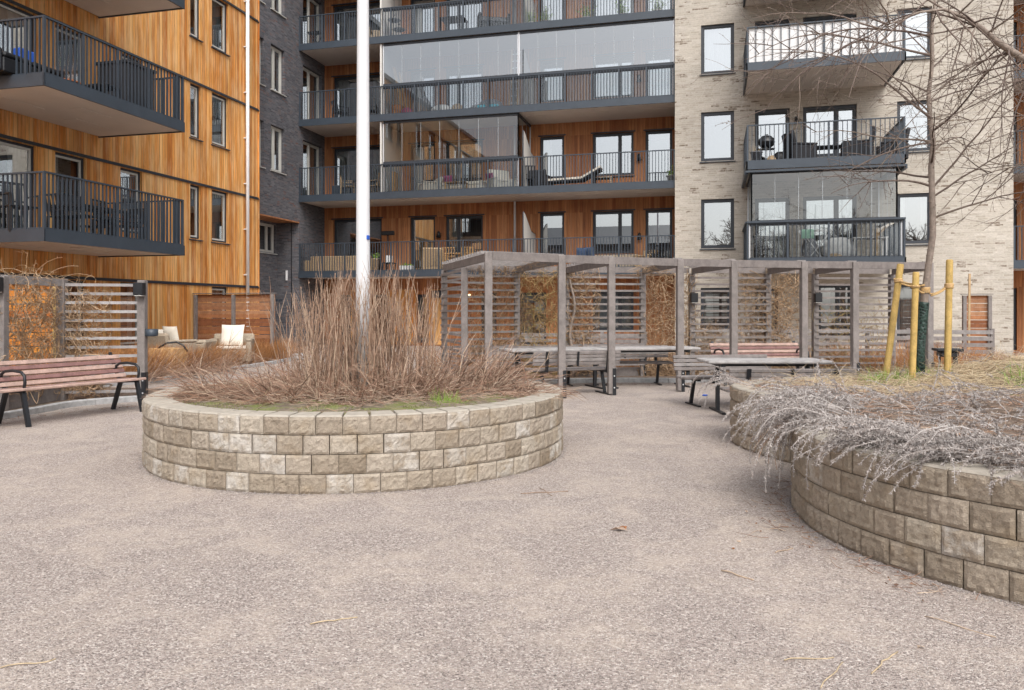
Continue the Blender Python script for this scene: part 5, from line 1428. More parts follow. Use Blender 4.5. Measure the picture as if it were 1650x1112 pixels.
def club_chair(mat, label, group=None, w=.78, h=.66, bh=.80, cush=None, name='wicker_armchair'):
    t = empty(name, (0,0,0), label, 'armchair', group)
    m = MB(); m.bbox(-w/2+.12,w/2-.12,-.36,.30,.08,.36,.02); build_local(m, 'base', mat, t)
    for s in (-1,1):
        m = MB(); x0, x1 = sorted((s*(w/2), s*(w/2-.13))); m.bbox(x0,x1,-.37,.40,.05,h-.06,.03); m.bbox(x0-.01,x1+.01,-.38,.40,h-.07,h,.025); build_local(m, 'arm', mat, t)
    m = MB(); b = MB(); b.bbox(-w/2+.01,w/2-.01,-.06,.06,-.40,.33,.035); c, s = math.cos(-.22), math.sin(-.22)
    m.add([(v[0], .34+v[1]*c-v[2]*s, bh-.33+v[1]*s+v[2]*c) for v in b.v], b.f); build_local(m, 'backrest', mat, t)
    if cush:
        m = MB(); m.bbox(-w/2+.14,w/2-.14,-.36,.27,.365,.47,.04); build_local(m, 'seat_cushion', cush, t)
    return t
def pillow(x, y, z, w, h, rz, tilt, mat, label):
    m = MB(); n = 10; vs = []
    for sgn in (1,-1):
        for j in range(n+1):
            for i in range(n+1):
                a, b = i/n*2-1, j/n*2-1; th_ = .075*(1-a**4)*(1-b**4)
                k = 1-.06*(1-abs(a))*0; sx = a*(1-.05*(1-b*b)); sz = b*(1-.05*(1-a*a))
                vs.append((sx*w/2, sgn*th_, sz*h/2))
    N = n+1; f = [(j*N+i, j*N+i+1, (j+1)*N+i+1, (j+1)*N+i) for j in range(n) for i in range(n)]; f += [tuple(N*N+q for q in ff[::-1]) for ff in f]
    m.add(vs, f, True); o = m.build('pillow', M[mat]); o.location = (x, y, z); o.rotation_euler = (tilt, 0, rz); tag(o, label, 'cushion'); return o
def table(mat, L, Wd, H, label, name='balcony_table', legm=None, round_=False):
    t = empty(name, (0,0,0), label, 'table'); m = MB()
    if round_: m.lathe(0,0,[(0,H-.03),(L/2,H-.03),(L/2,H),(0,H)],24)
    else: m.bbox(-L/2,L/2,-Wd/2,Wd/2,H-.035,H,.006)
    build_local(m, 'top', mat, t)
    for sx in (-1,1):
        for sy in (-1,1):
            m = MB(); k = .32 if round_ else .45; m.bar((sx*L*k,sy*Wd*k,0),(sx*L*k,sy*Wd*k,H-.036),.04,.04); build_local(m, 'leg', legm or mat, t)
    return t
def sofa(mat, L, label, cush='cushion', H=.68, name='sofa'):
    t = empty(name, (0,0,0), label, 'sofa')
    m = MB(); m.bbox(-L/2+.1,L/2-.1,-.38,.30,.06,.34,.02); build_local(m, 'base', mat, t)
    m = MB(); m.bbox(-L/2,L/2,.30,.42,.05,H,.03); build_local(m, 'backrest', mat, t)
    for s in (-1,1): m = MB(); x0, x1 = sorted((s*L/2, s*(L/2-.10))); m.bbox(x0,x1,-.38,.299,.05,H-.1,.03); build_local(m, 'arm', mat, t)
    n = max(1, round(L/.75))
    for i in range(n):
        w_ = (L-.22)/n; m = MB(); m.bbox(-L/2+.11+w_*i+.006,-L/2+.11+w_*(i+1)-.006,-.38,.28,.345,.46,.04); build_local(m, 'seat_cushion', cush, t)
    return t
def pot(mat, r, h, label, plant=None, n=30, ph=.35, seed=1, name='flower_pot'):
    t = empty(name, (0,0,0), label, 'pot'); m = MB(); m.lathe(0,0,[(0,0),(r*.72,0),(r,h),(r*1.06,h),(r*1.06,h-.03),(r*.92,h-.02),(0,h-.03)],20); build_local(m, 'pot', mat, t)
    if plant:
        rn = R_(seed); m = MB()
        for i in range(n):
            pts = stem(m, (rn.gauss(0,r*.3), rn.gauss(0,r*.3), h-.03), (rn.gauss(0,.4), rn.gauss(0,.4), 1), ph*rn.uniform(.6,1.2), .004, .05, 4, .15, rn)
            if plant == 'green':
                for q in range(5): leaf(m, pts[rn.randint(1,4)], rdir(rn,-.2,1), .06, .018, rn)
        build_local(m, 'plant', plant, t)
    return t
def place(o, x, y, z, rz=0.0, s=1.0):
    o.location = (x, y, z); o.rotation_euler = (0,0,rz)
    if s != 1.0: o.scale = (s,s,s)
    return o
cx = lambda px, y: onY(px, y)[0]
Z1, Z2, Z3, Z4 = [2.94+3*k for k in range(4)]
# -- first long balcony
y = 29.0
place(sofa('rattan', 2.6, 'pale rattan sofa on the lowest long balcony behind the flagpole', 'wicker', .66), cx(553, 28.6), 28.75, Z1, PI)
place(sofa('rattan', 1.0, 'short pale rattan seat at the far left of the lowest long balcony', 'wicker', .5), cx(505, 28.7), 28.8, Z1, PI)
ht = empty('patio_heater', (cx(625,29.5), 29.5, Z1), 'black patio heater standing against the wood wall on the lowest long balcony', 'heater')
m = MB(); x_ = cx(625,29.5); m.tube([(x_,29.5,Z1),(x_,29.5,Z1+1.72)],.025,8); m.build('pole', M['black'], ht); m = MB(); m.bbox(x_-.27,x_+.27,29.42,29.58,Z1+1.55,Z1+1.72,.02); m.build('heater_head', M['black'], ht)
m = MB(); m.lathe(x_,29.5,[(0,Z1),(.2,Z1),(.2,Z1+.03),(.03,Z1+.05)],16); m.build('foot', M['black'], ht)
place(pot('wicker', .16, .25, 'small pot with a green plant on the window side of the lowest long balcony', 'green', 20, .25, 3), cx(606, 29.3), 29.3, Z1+.35)
t = place(table('black', .45, .45, .38, 'small black side table on the lowest long balcony', 'side_table'), cx(627, 28.7), 28.7, Z1)
m = MB(); x_ = cx(627,28.7); m.bbox(x_-.10,x_+.10,28.6,28.8,Z1+.384,Z1+.66,.01); tag(m.build('lantern', M['white']), 'white square lantern on the small black side table', 'lantern')
m = MB(); x0 = cx(646,28.5); x1 = cx(666,28.5); m.bbox(x0,x1,28.35,28.6,Z1,Z1+.24,.01)
pb = empty('planter_box', ((x0+x1)/2, 28.5, Z1), 'pale planter box with small green plants on the lowest long balcony', 'planter box'); m.build('box', M['white_cloth'], pb)
rn = R_(7); m = MB()
for i in range(40):
    p_ = Vector((rn.uniform(x0,x1), 28.47+rn.gauss(0,.05), Z1+.24)); leaf(m, p_, rdir(rn,.2,1), rn.uniform(.06,.16), .02, rn)
m.build('plants', M['green'], pb)
a_ = place(club_chair('rattan', 'round honey coloured rattan armchair on the lowest long balcony', None, .82, .62, .92, None, 'rattan_armchair'), cx(697, 28.75), 28.75, Z1, PI+.35)
place(table('tablewood', 1.3, .7, .72, 'wooden dining table on the lowest long balcony'), cx(745, 29.0), 29.0, Z1)
ch = slat_chair('tablewood', 'left wooden chair at the dining table on the lowest long balcony', 'wooden chairs at the balcony dining table'); place(ch, cx(728,28.5), 28.45, Z1, PI)
c2 = copy_tree(ch); c2['label'] = 'right wooden chair at the dining table on the lowest long balcony'; place(c2, cx(757,28.5), 28.45, Z1, PI)
m = MB(); x_ = cx(812,28.7); m.bbox(x_-.45,x_+.45,28.5,28.95,Z1+.60,Z1+.70,.01); 
gg = empty('gas_grill', (x_,28.7,Z1), 'dark gas grill beside the white privacy screen on the lowest long balcony', 'grill'); m.build('lid', M['black'], gg); m = MB(); m.bbox(x_-.4,x_+.4,28.52,28.93,Z1,Z1+.599,.01); m.build('cabinet', M['black'], gg)
place(sofa('wicker', 1.9, 'pale outdoor sofa under the wide window on the lowest long balcony', 'cushion', .62), cx(985, 29.3), 29.45, Z1, 0)
pillow(cx(937,29.2), 29.2, Z1+.66, .42, .42, .3, .25, 'cushion_blue', 'navy striped cushion on the lowest long balcony'); pillow(cx(950,29.25), 29.25, Z1+.68, .42, .42, -.5, .2, 'cushion_blue', 'dark blue cushion leaning at the end of the pale outdoor sofa')
place(slat_chair('black', 'black chair in front of the door at the right end of the lowest long balcony'), cx(1058,28.8), 28.8, Z1, .5)
place(club_chair('rattan', 'yellowish round chair near the right end of the lowest long balcony', None, .62, .55, .75, None, 'rattan_armchair'), cx(1040,29.2), 29.2, Z1, -.4)
# -- second balcony
ch = slat_chair('rattan', 'left brown chair on the second long balcony beside the flagpole', 'brown chairs on the second long balcony'); place(ch, cx(562,28.8), 28.7, Z2, PI*.6)
c2 = copy_tree(ch); c2['label'] = 'right brown chair on the second long balcony, next to the glazed bay'; place(c2, cx(608,28.8), 28.8, Z2, -PI*.6)
place(table('black', .8, .6, .72, 'dark bistro table between the brown chairs on the second long balcony'), cx(588,29.2), 29.1, Z2)
m = MB(); x_ = cx(546,28.8); m.bbox(x_-.2,x_+.2,28.6,29.0,Z2,Z2+.5,.02); tag(m.build('storage_box', M['metal']), 'dark storage box at the left of the second long balcony', 'box')
place(sofa('cushion', 1.9, 'cream sofa inside the glazed bay of the second long balcony', 'cushion', .62), cx(743,29.2), 29.3, Z2, 0)
place(club_chair('cushion', 'cream armchair inside the left half of the glazed bay', None, .8, .5, .72, 'cushion', 'cream_armchair'), cx(690,28.8), 28.9, Z2, -.9)
place(club_chair('cushion', 'large cream armchair at the right end of the glazed bay', None, .95, .55, .95, 'cushion', 'cream_armchair'), cx(808,28.9), 29.0, Z2, .7)
place(table('tablewood', .8, .45, .4, 'low wooden coffee table inside the glazed bay'), cx(735,28.5), 28.5, Z2)
pillow(cx(722,29.1), 29.1, Z2+.62, .4, .34, .1, .25, 'cushion_pink', 'plum cushion on the left of the cream sofa'); pillow(cx(788,28.9), 29.0, Z2+.62, .4, .34, -.5, .25, 'cushion_pink', 'plum cushion near the large cream armchair')
m = MB(); x_ = cx(633,29.3); m.bbox(x_-.13,x_+.13,29.1,29.5,Z2,Z2+1.05,.01); tag(m.build('wooden_cabinet', M['tablewood']), 'narrow wooden cabinet behind the left end of the glazed bay', 'cabinet')
place(slat_chair('black', 'black lattice chair right of the glazed bay on the second long balcony'), cx(852,28.8), 28.7, Z2, PI+.3)
place(club_chair('wicker_dark', 'black wicker chair beside the sun lounger on the second long balcony', None, .72, .6, .8), cx(872,29.1), 29.2, Z2, PI-.2)
lg = empty('sun_lounger', (cx(925,28.6), 28.6, Z2), 'dark sun lounger with a cream mattress on the second long balcony', 'lounger'); x_ = cx(885,28.6)
m = MB(); m.bar((x_,28.6,Z2+.25),(x_+1.25,28.6,Z2+.28),.6,.05); m.bar((x_+1.25,28.6,Z2+.28),(x_+1.95,28.6,Z2+.66),.6,.05)
m.bar((x_+.1,28.35,Z2),(x_+.1,28.35,Z2+.25),.05,.05); m.bar((x_+1.7,28.35,Z2),(x_+1.7,28.35,Z2+.5),.05,.05); m.bar((x_+.1,28.85,Z2),(x_+.1,28.85,Z2+.25),.05,.05); m.bar((x_+1.7,28.85,Z2),(x_+1.7,28.85,Z2+.5),.05,.05); m.build('frame', M['wicker_dark'], lg)
m = MB(); m.bar((x_,28.6,Z2+.32),(x_+1.23,28.6,Z2+.35),.56,.07); m.bar((x_+1.25,28.6,Z2+.36),(x_+1.95,28.6,Z2+.74),.56,.07); m.build('mattress', M['cushion'], lg)
place(table('wicker', .75, .5, .42, 'low wicker side table under the window of the second long balcony', 'side_table'), cx(971,29.0), 29.0, Z2)
place(pot('cushion', .15, .3, 'pale pot with a green plant at the right end of the second long balcony', 'green', 20, .3, 5), cx(1081,28.7), 28.7, Z2+.05)
# -- third balcony
ch = slat_chair('black', 'black chair left of the flagpole on the third long balcony', 'black chairs on the third long balcony'); place(ch, cx(549,28.8), 28.8, Z3, PI*.8)
c2 = copy_tree(ch); c2['label'] = 'black chair just right of the flagpole on the third long balcony'; place(c2, cx(597,28.8), 28.8, Z3, PI*1.1)
m = MB(); a = Vector((cx(652,28.6),28.6,Z3)); m.bar(a, a+Vector((-.55,.25,2.1)), .14, .03); m.bar(a+Vector((.18,0,0)), a+Vector((-.35,.3,1.9)), .05, .05); tag(m.build('leaning_boards', M['crate']), 'wooden boards leaning in the left corner of the glazed third balcony', 'boards')
m = MB(); x_ = cx(640,28.5); m.bbox(x_-.25,x_+.2,28.35,28.8,Z3,Z3+.5,.02); tag(m.build('cardboard_box', M['browncedar']), 'brown box on the left of the glazed third balcony', 'box')
def bag(px, y, z, w, h, mat, lab, seed):
    rn = R_(seed); m = MB(); x_ = cx(px, y); pr = []
    n = 12; vs = []
    for j in range(7):
        for i in range(n):
            a = 2*PI*i/n; rr = math.sin(PI*(.12+.80*j/6))**.6*(1+.22*noise.noise(Vector((math.cos(a)*2+seed, math.sin(a)*2, j*.7)))); vs.append((x_+w/2*rr*math.cos(a), y+w*.35*rr*math.sin(a), z+h*j/6))
    f = [(j*n+i, j*n+(i+1)%n, (j+1)*n+(i+1)%n, (j+1)*n+i) for j in range(6) for i in range(n)]+[tuple(range(n))[::-1], tuple(6*n+i for i in range(n))]
    m.add(vs, f, True); tag(m.build('bag', M[mat]), lab, 'bag')
bag(656, 28.4, Z3, .5, .35, 'cushion_pink', 'plum coloured bag on the left of the glazed third balcony', 1)
bag(680, 28.6, Z3, .8, .75, 'grey_fabric', 'grey covered bundle on the glazed third balcony', 2)
bag(712, 28.5, Z3, .9, .38, 'white_cloth', 'pale crumpled sheet on the floor of the glazed third balcony', 3)
bag(737, 28.6, Z3, .5, .42, 'rattan', 'yellowish bag in the middle of the glazed third balcony', 4)
bag(768, 28.7, Z3, .6, .36, 'grey_fabric', 'low grey bag left of the turquoise tubs on the glazed third balcony', 5)
bag(790, 29.1, Z3, 1.1, .62, 'grey_fabric', 'large dark grey bundle behind the turquoise tubs', 6)
for pxx, lab in ((777,'left turquoise tub on the glazed third balcony'), (797,'right turquoise tub on the glazed third balcony')):
    m = MB(); x_ = cx(pxx,28.4); m.bbox(x_-.17,x_+.17,28.25,28.55,Z3,Z3+.24,.03); tag(m.build('storage_tub', M['turq'] if 'turq' in M else M['blue']), lab, 'tub', 'turquoise tubs')
x_ = cx(829,28.6); ld = empty('ladder', (x_,28.6,Z3), 'pale wooden ladder standing behind the upper glazing of the third balcony', 'ladder')
for s in (-1,1): m = MB(); m.bar((x_+s*.15,28.5,Z3),(x_+s*.13,28.75,Z3+2.4),.04,.06); m.build('rail', M['crate'], ld)
for i in range(8): m = MB(); m.bar((x_-.135,28.53+.03*i,Z3+.3+.27*i),(x_+.135,28.53+.03*i,Z3+.3+.27*i),.03,.025); m.build('rung', M['white'], ld)
# -- fourth balcony
st_ = empty('folding_stool', (cx(508,28.7),28.7,Z4), 'black folding stool with crossed legs at the left end of the top balcony', 'stool'); x_ = cx(508,28.7)
m = MB()
for i in range(7): m.box(x_-.28+.08*i,x_-.22+.08*i,28.5,28.9,Z4+.70,Z4+.72)
m.build('seat', M['black'], st_)
for yy_ in (28.52, 28.88): m = MB(); m.bar((x_-.25,yy_,Z4),(x_+.25,yy_,Z4+.70),.03,.02); m.bar((x_+.25,yy_+.03,Z4),(x_-.25,yy_+.03,Z4+.70),.03,.02); m.build('crossed_legs', M['black'], st_)
place(table('black', .95, .7, .72, 'black table behind the railing of the top balcony'), cx(731,28.7), 28.7, Z4)
place(sofa('black', 1.2, 'black slatted bench on the top balcony', 'grey_fabric', .8, 'metal_bench'), cx(795,28.7), 28.7, Z4, .4)
place(club_chair('wicker', 'wicker armchair right of the flagpole on the top balcony'), cx(609,28.9), 28.9, Z4, .3)
for pxx, dz, lab in ((635,.83,'upper round grey feeder tray hanging at the top balcony'), (643,.45,'lower round grey feeder tray hanging at the top balcony')):
    x_ = cx(pxx,28.5); f_ = empty('hanging_tray', (x_,28.5,Z4+dz), lab, 'tray', 'round feeder trays'); m = MB(); m.lathe(x_,28.5,[(0,Z4+dz-.08),(.18,Z4+dz-.05),(.26,Z4+dz),(.25,Z4+dz+.01),(.02,Z4+dz-.02),(.0,Z4+dz-.02)],18); m.build('tray', M['grey_fabric'], f_)
    m = MB(); m.tube([(x_,28.5,Z4+dz),(x_,28.5,Z4+2.5)],.006,5); m.lathe(x_,28.5,[(0,Z4+dz+.25),(.05,Z4+dz+.22),(.02,Z4+dz+.16)],10); m.build('hanger', M['black'], f_)
for i, (pxx, r) in enumerate(((856,.16),(878,.2),(945,.18),(1003,.16),(1060,.2))):
    place(pot('wicker' if i % 2 else 'cushion', r, .3, ('small pot','wide pot','dark pot','low pot','broad pot')[i]+' with bushy foliage on the top balcony, '+('left end of the row','second from the left of the row','middle of the row','fourth in the row','right end of the row')[i], 'green', 50, .5, 20+i), cx(pxx,28.7), 28.7, Z4)
# -- beige building balconies
ZB = 5.97; yb = 26.2
kg = empty('kettle_grill', (cx(1235,yb),yb,ZB), 'black kettle grill on legs on the balcony of the beige building', 'grill'); x_ = cx(1235,yb)
m = MB(); m.lathe(x_,yb,[(0,ZB+.62),(.12,ZB+.64),(.22,ZB+.72),(.26,ZB+.82)],20); m.build('bowl', M['black'], kg); m = MB(); m.lathe(x_,yb,[(.265,ZB+.825),(.24,ZB+.93),(.14,ZB+1.02),(0,ZB+1.05)],20); m.bar((x_-.05,yb,ZB+1.07),(x_+.05,yb,ZB+1.07),.02,.03); m.build('lid', M['black'], kg)
for a in (0.5,2.6,4.7): m = MB(); m.bar((x_+.14*math.cos(a),yb+.14*math.sin(a),ZB+.68),(x_+.26*math.cos(a),yb+.26*math.sin(a),ZB),.02,.02); m.build('leg', M['black'], kg)
m = MB(); m.box(x_-.3,x_+.25,yb-.15,yb+.15,ZB+.60,ZB+.615); m.build('shelf', M['black'], kg)
bag(1258, yb, ZB, .55, .5, 'black', 'black bag beside the kettle grill', 8); bag(1243, 25.7, ZB, .3, .3, 'rattan', 'pale bag of charcoal under the kettle grill', 9)
place(pot('grey_fabric', .18, .42, 'grey pot with dry twigs in the left corner of the beige balcony', 'straw', 20, .3, 31), cx(1219,25.6), 25.6, ZB)
A_ = club_chair('wicker_dark', 'high backed black wicker armchair nearest the black bag on the beige balcony', 'black wicker armchairs on the beige balcony', .80, .62, 1.02); place(A_, cx(1290,25.8), 25.85, ZB, PI/2+.3)
c2 = copy_tree(A_); c2['label'] = 'black wicker armchair turned towards the wall in the middle of the beige balcony'; place(c2, cx(1385,25.9), 25.9, ZB, -PI/2-.2)
c2 = copy_tree(A_); c2['label'] = 'black wicker armchair in the right corner of the beige balcony behind the branches'; place(c2, cx(1440,26.0), 26.3, ZB, -PI/2)
place(table('wicker_dark', .8, .6, .55, 'black wicker table between the armchairs on the beige balcony'), cx(1333,26.0), 26.0, ZB)
m = MB(); x_ = cx(1372,25.7); m.bbox(x_-.28,x_+.28,25.5,25.9,ZB,ZB+.62,.02); tag(m.build('covered_box', M['wicker_dark']), 'black wicker storage box near the middle of the beige balcony', 'box')
ZB = 2.97
dr = empty('drying_rack', (cx(1312,26),26,ZB), 'white drying rack with crossed legs behind the glass of the lower beige balcony', 'drying rack'); x0, x1 = cx(1287,26), cx(1340,26)
for yy_ in (25.75, 26.3):
    m = MB(); m.bar((x0+.05,yy_,ZB+.95),(x1-.25,yy_,ZB),.025,.025); m.bar((x1,yy_+.03,ZB+.95),(x0+.2,yy_+.03,ZB),.025,.025); m.build('crossed_legs', M['white'], dr)
m = MB()
for i in range(8): m.bar((x0,25.75+.08*i,ZB+.96),(x1,25.75+.08*i,ZB+.96),.01,.01)
m.build('wires', M['white'], dr)
m = MB(); m.bbox(x0+.05,x0+.42,25.72,25.74,ZB+.70,ZB+.97,.004); m.bbox(x0+.05,x0+.42,25.74,26.0,ZB+.966,ZB+.985,.004); tag(m.build('towel', M['green_plastic']), 'mint green towel hanging on the drying rack', 'towel')
bag(1352, 26.3, ZB, 1.0, .75, 'white_cloth', 'white sheets piled behind the drying rack on the lower beige balcony', 10); bag(1305, 26.4, ZB, .5, .75, 'grey_fabric', 'grey laundry bundle on the drying rack side of the lower beige balcony', 11); bag(1345, 25.7, ZB, .45, .22, 'rattan', 'low honey coloured basket on the floor of the lower beige balcony', 12)
place(table('white', 1.0, .6, .72, 'white table at the right end of the lower beige balcony'), cx(1400,26.2), 26.2, ZB)
m = MB(); x_ = cx(1412,25.7); m.bar((x_,25.7,ZB),(x_,25.7,ZB+.95),.10,.08); m.bar((x_,25.7,ZB+.7),(x_+.28,25.75,ZB+1.0),.06,.05); tag(m.build('scratching_post', M['crate']), 'pale wooden post with a slanted arm on the lower beige balcony', 'post')
place(slat_chair('black', 'dark chair at the left end of the lower beige balcony'), cx(1232,26.3), 26.4, ZB, .4)
# -- left building balconies
ZL = 3.0
lx = lambda px, x: onX(px, x)[0]
place(table('black', .8, 1.5, .74, 'black dining table on the lower balcony of the orange building'), -13.5, lx(150,-13.5), ZL)
ch = slat_chair('black', 'black chair at the near end of the balcony dining table on the orange building', 'black chairs on the orange building balcony'); place(ch, -13.4, lx(105,-13.4), ZL, PI*.95)
for i, (px_, xx_, r, lab) in enumerate(((135,-12.9,PI/2,'black chair in front of the balcony dining table on the orange building'),(178,-12.95,PI/2+.1,'second black chair in front of the balcony dining table on the orange building'),(205,-13.5,-.1,'black chair at the far end of the balcony dining table on the orange building'),(150,-14.3,-PI/2,'black chair between dining table and facade of the orange building'))):
    c2 = copy_tree(ch); c2['label'] = lab; place(c2, xx_, lx(px_,xx_), ZL, r)
place(slat_chair('black', 'black reclining chair near the left edge of the lower orange building balcony'), -13.4, lx(30,-13.4), ZL, 1.2, 1.15)
cb_ = empty('storage_cabinet', (-13.4, lx(210,-13.4), 6.0), 'tall black wicker cabinet on the upper balcony of the orange building', 'cabinet'); ya, yb2 = lx(197,-13.2), lx(240,-13.2)
m = MB(); m.bbox(-13.9,-13.05,ya,yb2,6.0,7.15,.01); m.build('body', M['wicker_dark'], cb_); m = MB(); m.bbox(-13.95,-13.0,ya-.04,yb2+.04,7.153,7.22,.01); m.build('lid', M['wicker_dark'], cb_)
place(table('black', .6, .5, .4, 'low black table left of the black wicker cabinet', 'side_table'), -13.1, lx(165,-13.1), 6.0)
place(pot('terracotta', .26, .30, 'orange terracotta pot with a bare plant on the upper balcony of the orange building', 'twig', 60, .55, 41), -13.3, lx(107,-13.3), 6.0)
place(sofa('black', 1.6, 'black sofa at the left edge on the upper balcony of the orange building', 'black', .6), -13.6, lx(30,-13.6), 6.0, PI/2)
m = MB(); y_ = lx(46,-13.5); m.bbox(-13.7,-13.5,y_-.2,y_+.2,6.47,6.75,.03); tag(m.build('carrier_bag', M['blue']), 'bright blue carrier bag on the black sofa', 'bag')
for i, px_ in enumerate((18, 38)):
    x_ = onY(px_,12.75)[0]; m = MB(); m.bbox(x_-.2,x_+.2,12.6,12.9,6.0,6.07,.02); tag(m.build('floor_cushion', M['rattan']), ('left','right')[i]+' tan mat lying on the near edge of the upper orange building balcony', 'mat', 'tan mats')
# -- ground patio by the orange building
q = W3(lat_at(272,19.0), 19.0, 0); place(club_chair('wicker', 'beige wicker armchair with its back to the camera and cream cushions on the patio', 'beige wicker armchairs on the patio', 1.0, .66, .82, 'cushion'), q.x, q.y, .05, PI-.25, 1.05)
pillow(q.x+.05, q.y+.02, .84, .62, .46, -.35, .2, 'cushion', 'cream pillow showing above the back of the left wicker armchair'); pillow(q.x-.5, q.y+.25, .78, .55, .42, .4, .2, 'cushion', 'cream pillow at the left arm of the left wicker armchair')
q = W3(lat_at(374,20.6), 20.6, 0); A2 = club_chair('wicker', 'beige wicker armchair with an upright cream pillow in front of the brown fence', 'beige wicker armchairs on the patio', 1.05, .66, .78, 'cushion'); place(A2, q.x, q.y, .05, .45, 1.0)
pillow(q.x+.02, q.y-.02, .80, .60, .56, .25, -.25, 'cushion', 'large square cream pillow on the wicker armchair by the fence')
q = W3(lat_at(312,19.9), 19.9, 0); place(club_chair('wicker', 'empty beige wicker armchair between the other two on the patio', 'beige wicker armchairs on the patio', .95, .64, .66), q.x, q.y, .05, -PI/2+.3)
wb_ = empty('wooden_tub', W3(lat_at(271,17.6),17.6,0), 'pale wooden tub with a curved black handle among the rusty shrubs', 'tub'); q = W3(lat_at(271,17.6),17.6,0)
m = MB()
for i in range(7): m.bbox(q.x-.31+.09*i,q.x-.31+.09*i+.084,q.y-.25,q.y+.25,.05,.60,.006)
m.build('staves', M['tablewood'], wb_); m = MB(); m.tube([(q.x-.12,q.y-.2,.60),(q.x+.05,q.y-.1,.72),(q.x+.22,q.y,.74),(q.x+.36,q.y+.05,.66),(q.x+.44,q.y+.08,.52)],.022,8); m.build('handle', M['black'], wb_)
# rock by the end of the kerb
m = MB(); q = W3(lat_at(484,23.0),23.0,0); n = 10; vs = []
for j in range(5):
    for i in range(n):
        a = 2*PI*i/n; r = .38*math.cos(j/4*1.45)*(1+.25*noise.noise(Vector((math.cos(a)*2, math.sin(a)*2, j)))); vs.append((q.x+r*math.cos(a), q.y+.6*r*math.sin(a), .03+.17*math.sin(j/4*1.5)))
m.add(vs, [(j*n+i,j*n+(i+1)%n,(j+1)*n+(i+1)%n,(j+1)*n+i) for j in range(4) for i in range(n)]+[tuple(4*n+i for i in range(n))]); tag(m.build('rock', M['kerb']), 'pale rock at the far end of the left kerb', 'rock')

# =================================================================== LITTER ON THE GRAVEL
rn = R_(500)
def twig_on_ground(px, py, px2, py2, r, mat, lab, nm='twig'):
    A = gp(px, py); B = gp(px2, py2); m = MB(); n = 6
    m.tube([A+(B-A)*i/n+Vector((rn.gauss(0,.004), rn.gauss(0,.004), r+.002+.004*math.sin(i))) for i in range(n+1)], r, 5); tag(m.build(nm, M[mat]), lab, nm)
twig_on_ground(1262,1064,1345,1061,.0028,'straw','pale straw lying level near the bottom of the gravel right of centre','straw')
twig_on_ground(1322,1110,1358,1068,.0026,'straw','pale straw pointing at the lower photo edge','straw')
twig_on_ground(1403,1086,1446,1051,.0032,'straw','pale straw lying aslant beside the dark leaf','straw')
twig_on_ground(500,1007,575,995,.0032,'straw','thin pale straw on the gravel at the lower middle of the photo','straw')
twig_on_ground(1490,995,1605,1028,.0028,'twig','long thin brown twig near the foot of the right wall')
twig_on_ground(1163,921,1215,936,.0045,'twig','short dark twig in the middle of the right gravel')
twig_on_ground(1250,892,1278,884,.0035,'twig','small reddish twig left of the white bloomed block')
twig_on_ground(840,797,915,792,.004,'litter','pale brown twig to the right of the round planter')
twig_on_ground(870,788,890,800,.003,'litter','small crossing twig right of the round planter')
twig_on_ground(0,1078,90,1064,.003,'straw','faint straw at the lower left corner of the gravel','straw')
def dry_leaf(px, py, s, mat, lab, seed):
    r = R_(seed); c_ = gp(px, py); m = MB(); a0 = r.uniform(0,6); n = 8; vs = [c_+Vector((0,0,.012))]
    for i in range(n):
        a = a0+2*PI*i/n; rr = s*(1 if i % 2 else .6)*r.uniform(.7,1.2); vs.append(c_+Vector((rr*math.cos(a), rr*.7*math.sin(a), r.uniform(.002,.03)*s/.05)))
    m.add(vs, [(0,1+i,1+(i+1)%n) for i in range(n)]); tag(m.build('dry_leaf', M[mat]), lab, 'leaf')
dry_leaf(997,856,.055,'litter','curled brown leaf on the gravel between the two planters',1); dry_leaf(1004,852,.035,'twig_red','reddish leaf fragment beside the curled leaf between the planters',2)
dry_leaf(1484,1045,.022,'twig','small dark leaf near the lower right of the gravel',3); dry_leaf(1190,874,.018,'twig','tiny dark leaf left of the right wall',4); dry_leaf(1181,885,.012,'twig_red','tiny rusty leaf left of the right wall',5)
q = gp(1136,638); m = MB(); m.lathe(q.x,q.y,[(0,.002),(.05,.002),(.055,.02),(.0,.024)],14); tag(m.build('plastic_lid', M['blue']), 'small blue plastic lid on the gravel by the bench legs', 'lid')
rn = R_(510); m = MB()
def pebble(m, p, s, rn):
    vs = [p+Vector((s,0,0)), p+Vector((-s*rn.uniform(.6,1),s*.2,0)), p+Vector((0,s*rn.uniform(.6,1),0)), p+Vector((.1*s,-s*rn.uniform(.6,1),0)), p+Vector((0,0,s*rn.uniform(.4,.8))), p-Vector((0,0,s*.5))]
    m.add(vs, [(0,2,4),(2,1,4),(1,3,4),(3,0,4),(2,0,5),(1,2,5),(3,1,5),(0,3,5)])
for i in range(16000):
    zc = 2.7+5.5*rn.random()**1.6; la = rn.uniform(-.68,.68)*zc
    if inA(la, zc, -.03) or inB(la, zc, -.03) or math.hypot(la-CF1[0], zc-CF1[1]) < 2.15: continue
    pebble(m, W3(la, zc, .0), rn.uniform(.0018,.0048)*(1 if rn.random() < .97 else 1.7), rn)
for i in range(5200):
    k = rn.random()
    if k < .45: an = rn.uniform(PI, 2*PI); rr = 2.105+abs(rn.gauss(0,.035)); la, zc = CF1[0]+rr*math.cos(an), CF1[1]+rr*math.sin(an)
    else: an = math.radians(rn.uniform(125, 262)); rr = 2.005+abs(rn.gauss(0,.035)); la, zc = PA[0]+rr*math.cos(an), PA[1]+rr*math.sin(an)
    if inA(la, zc, 0) or inB(la, zc, 0): continue
    pebble(m, W3(la, zc, rn.uniform(0,.012)), rn.uniform(.002,.006), rn)
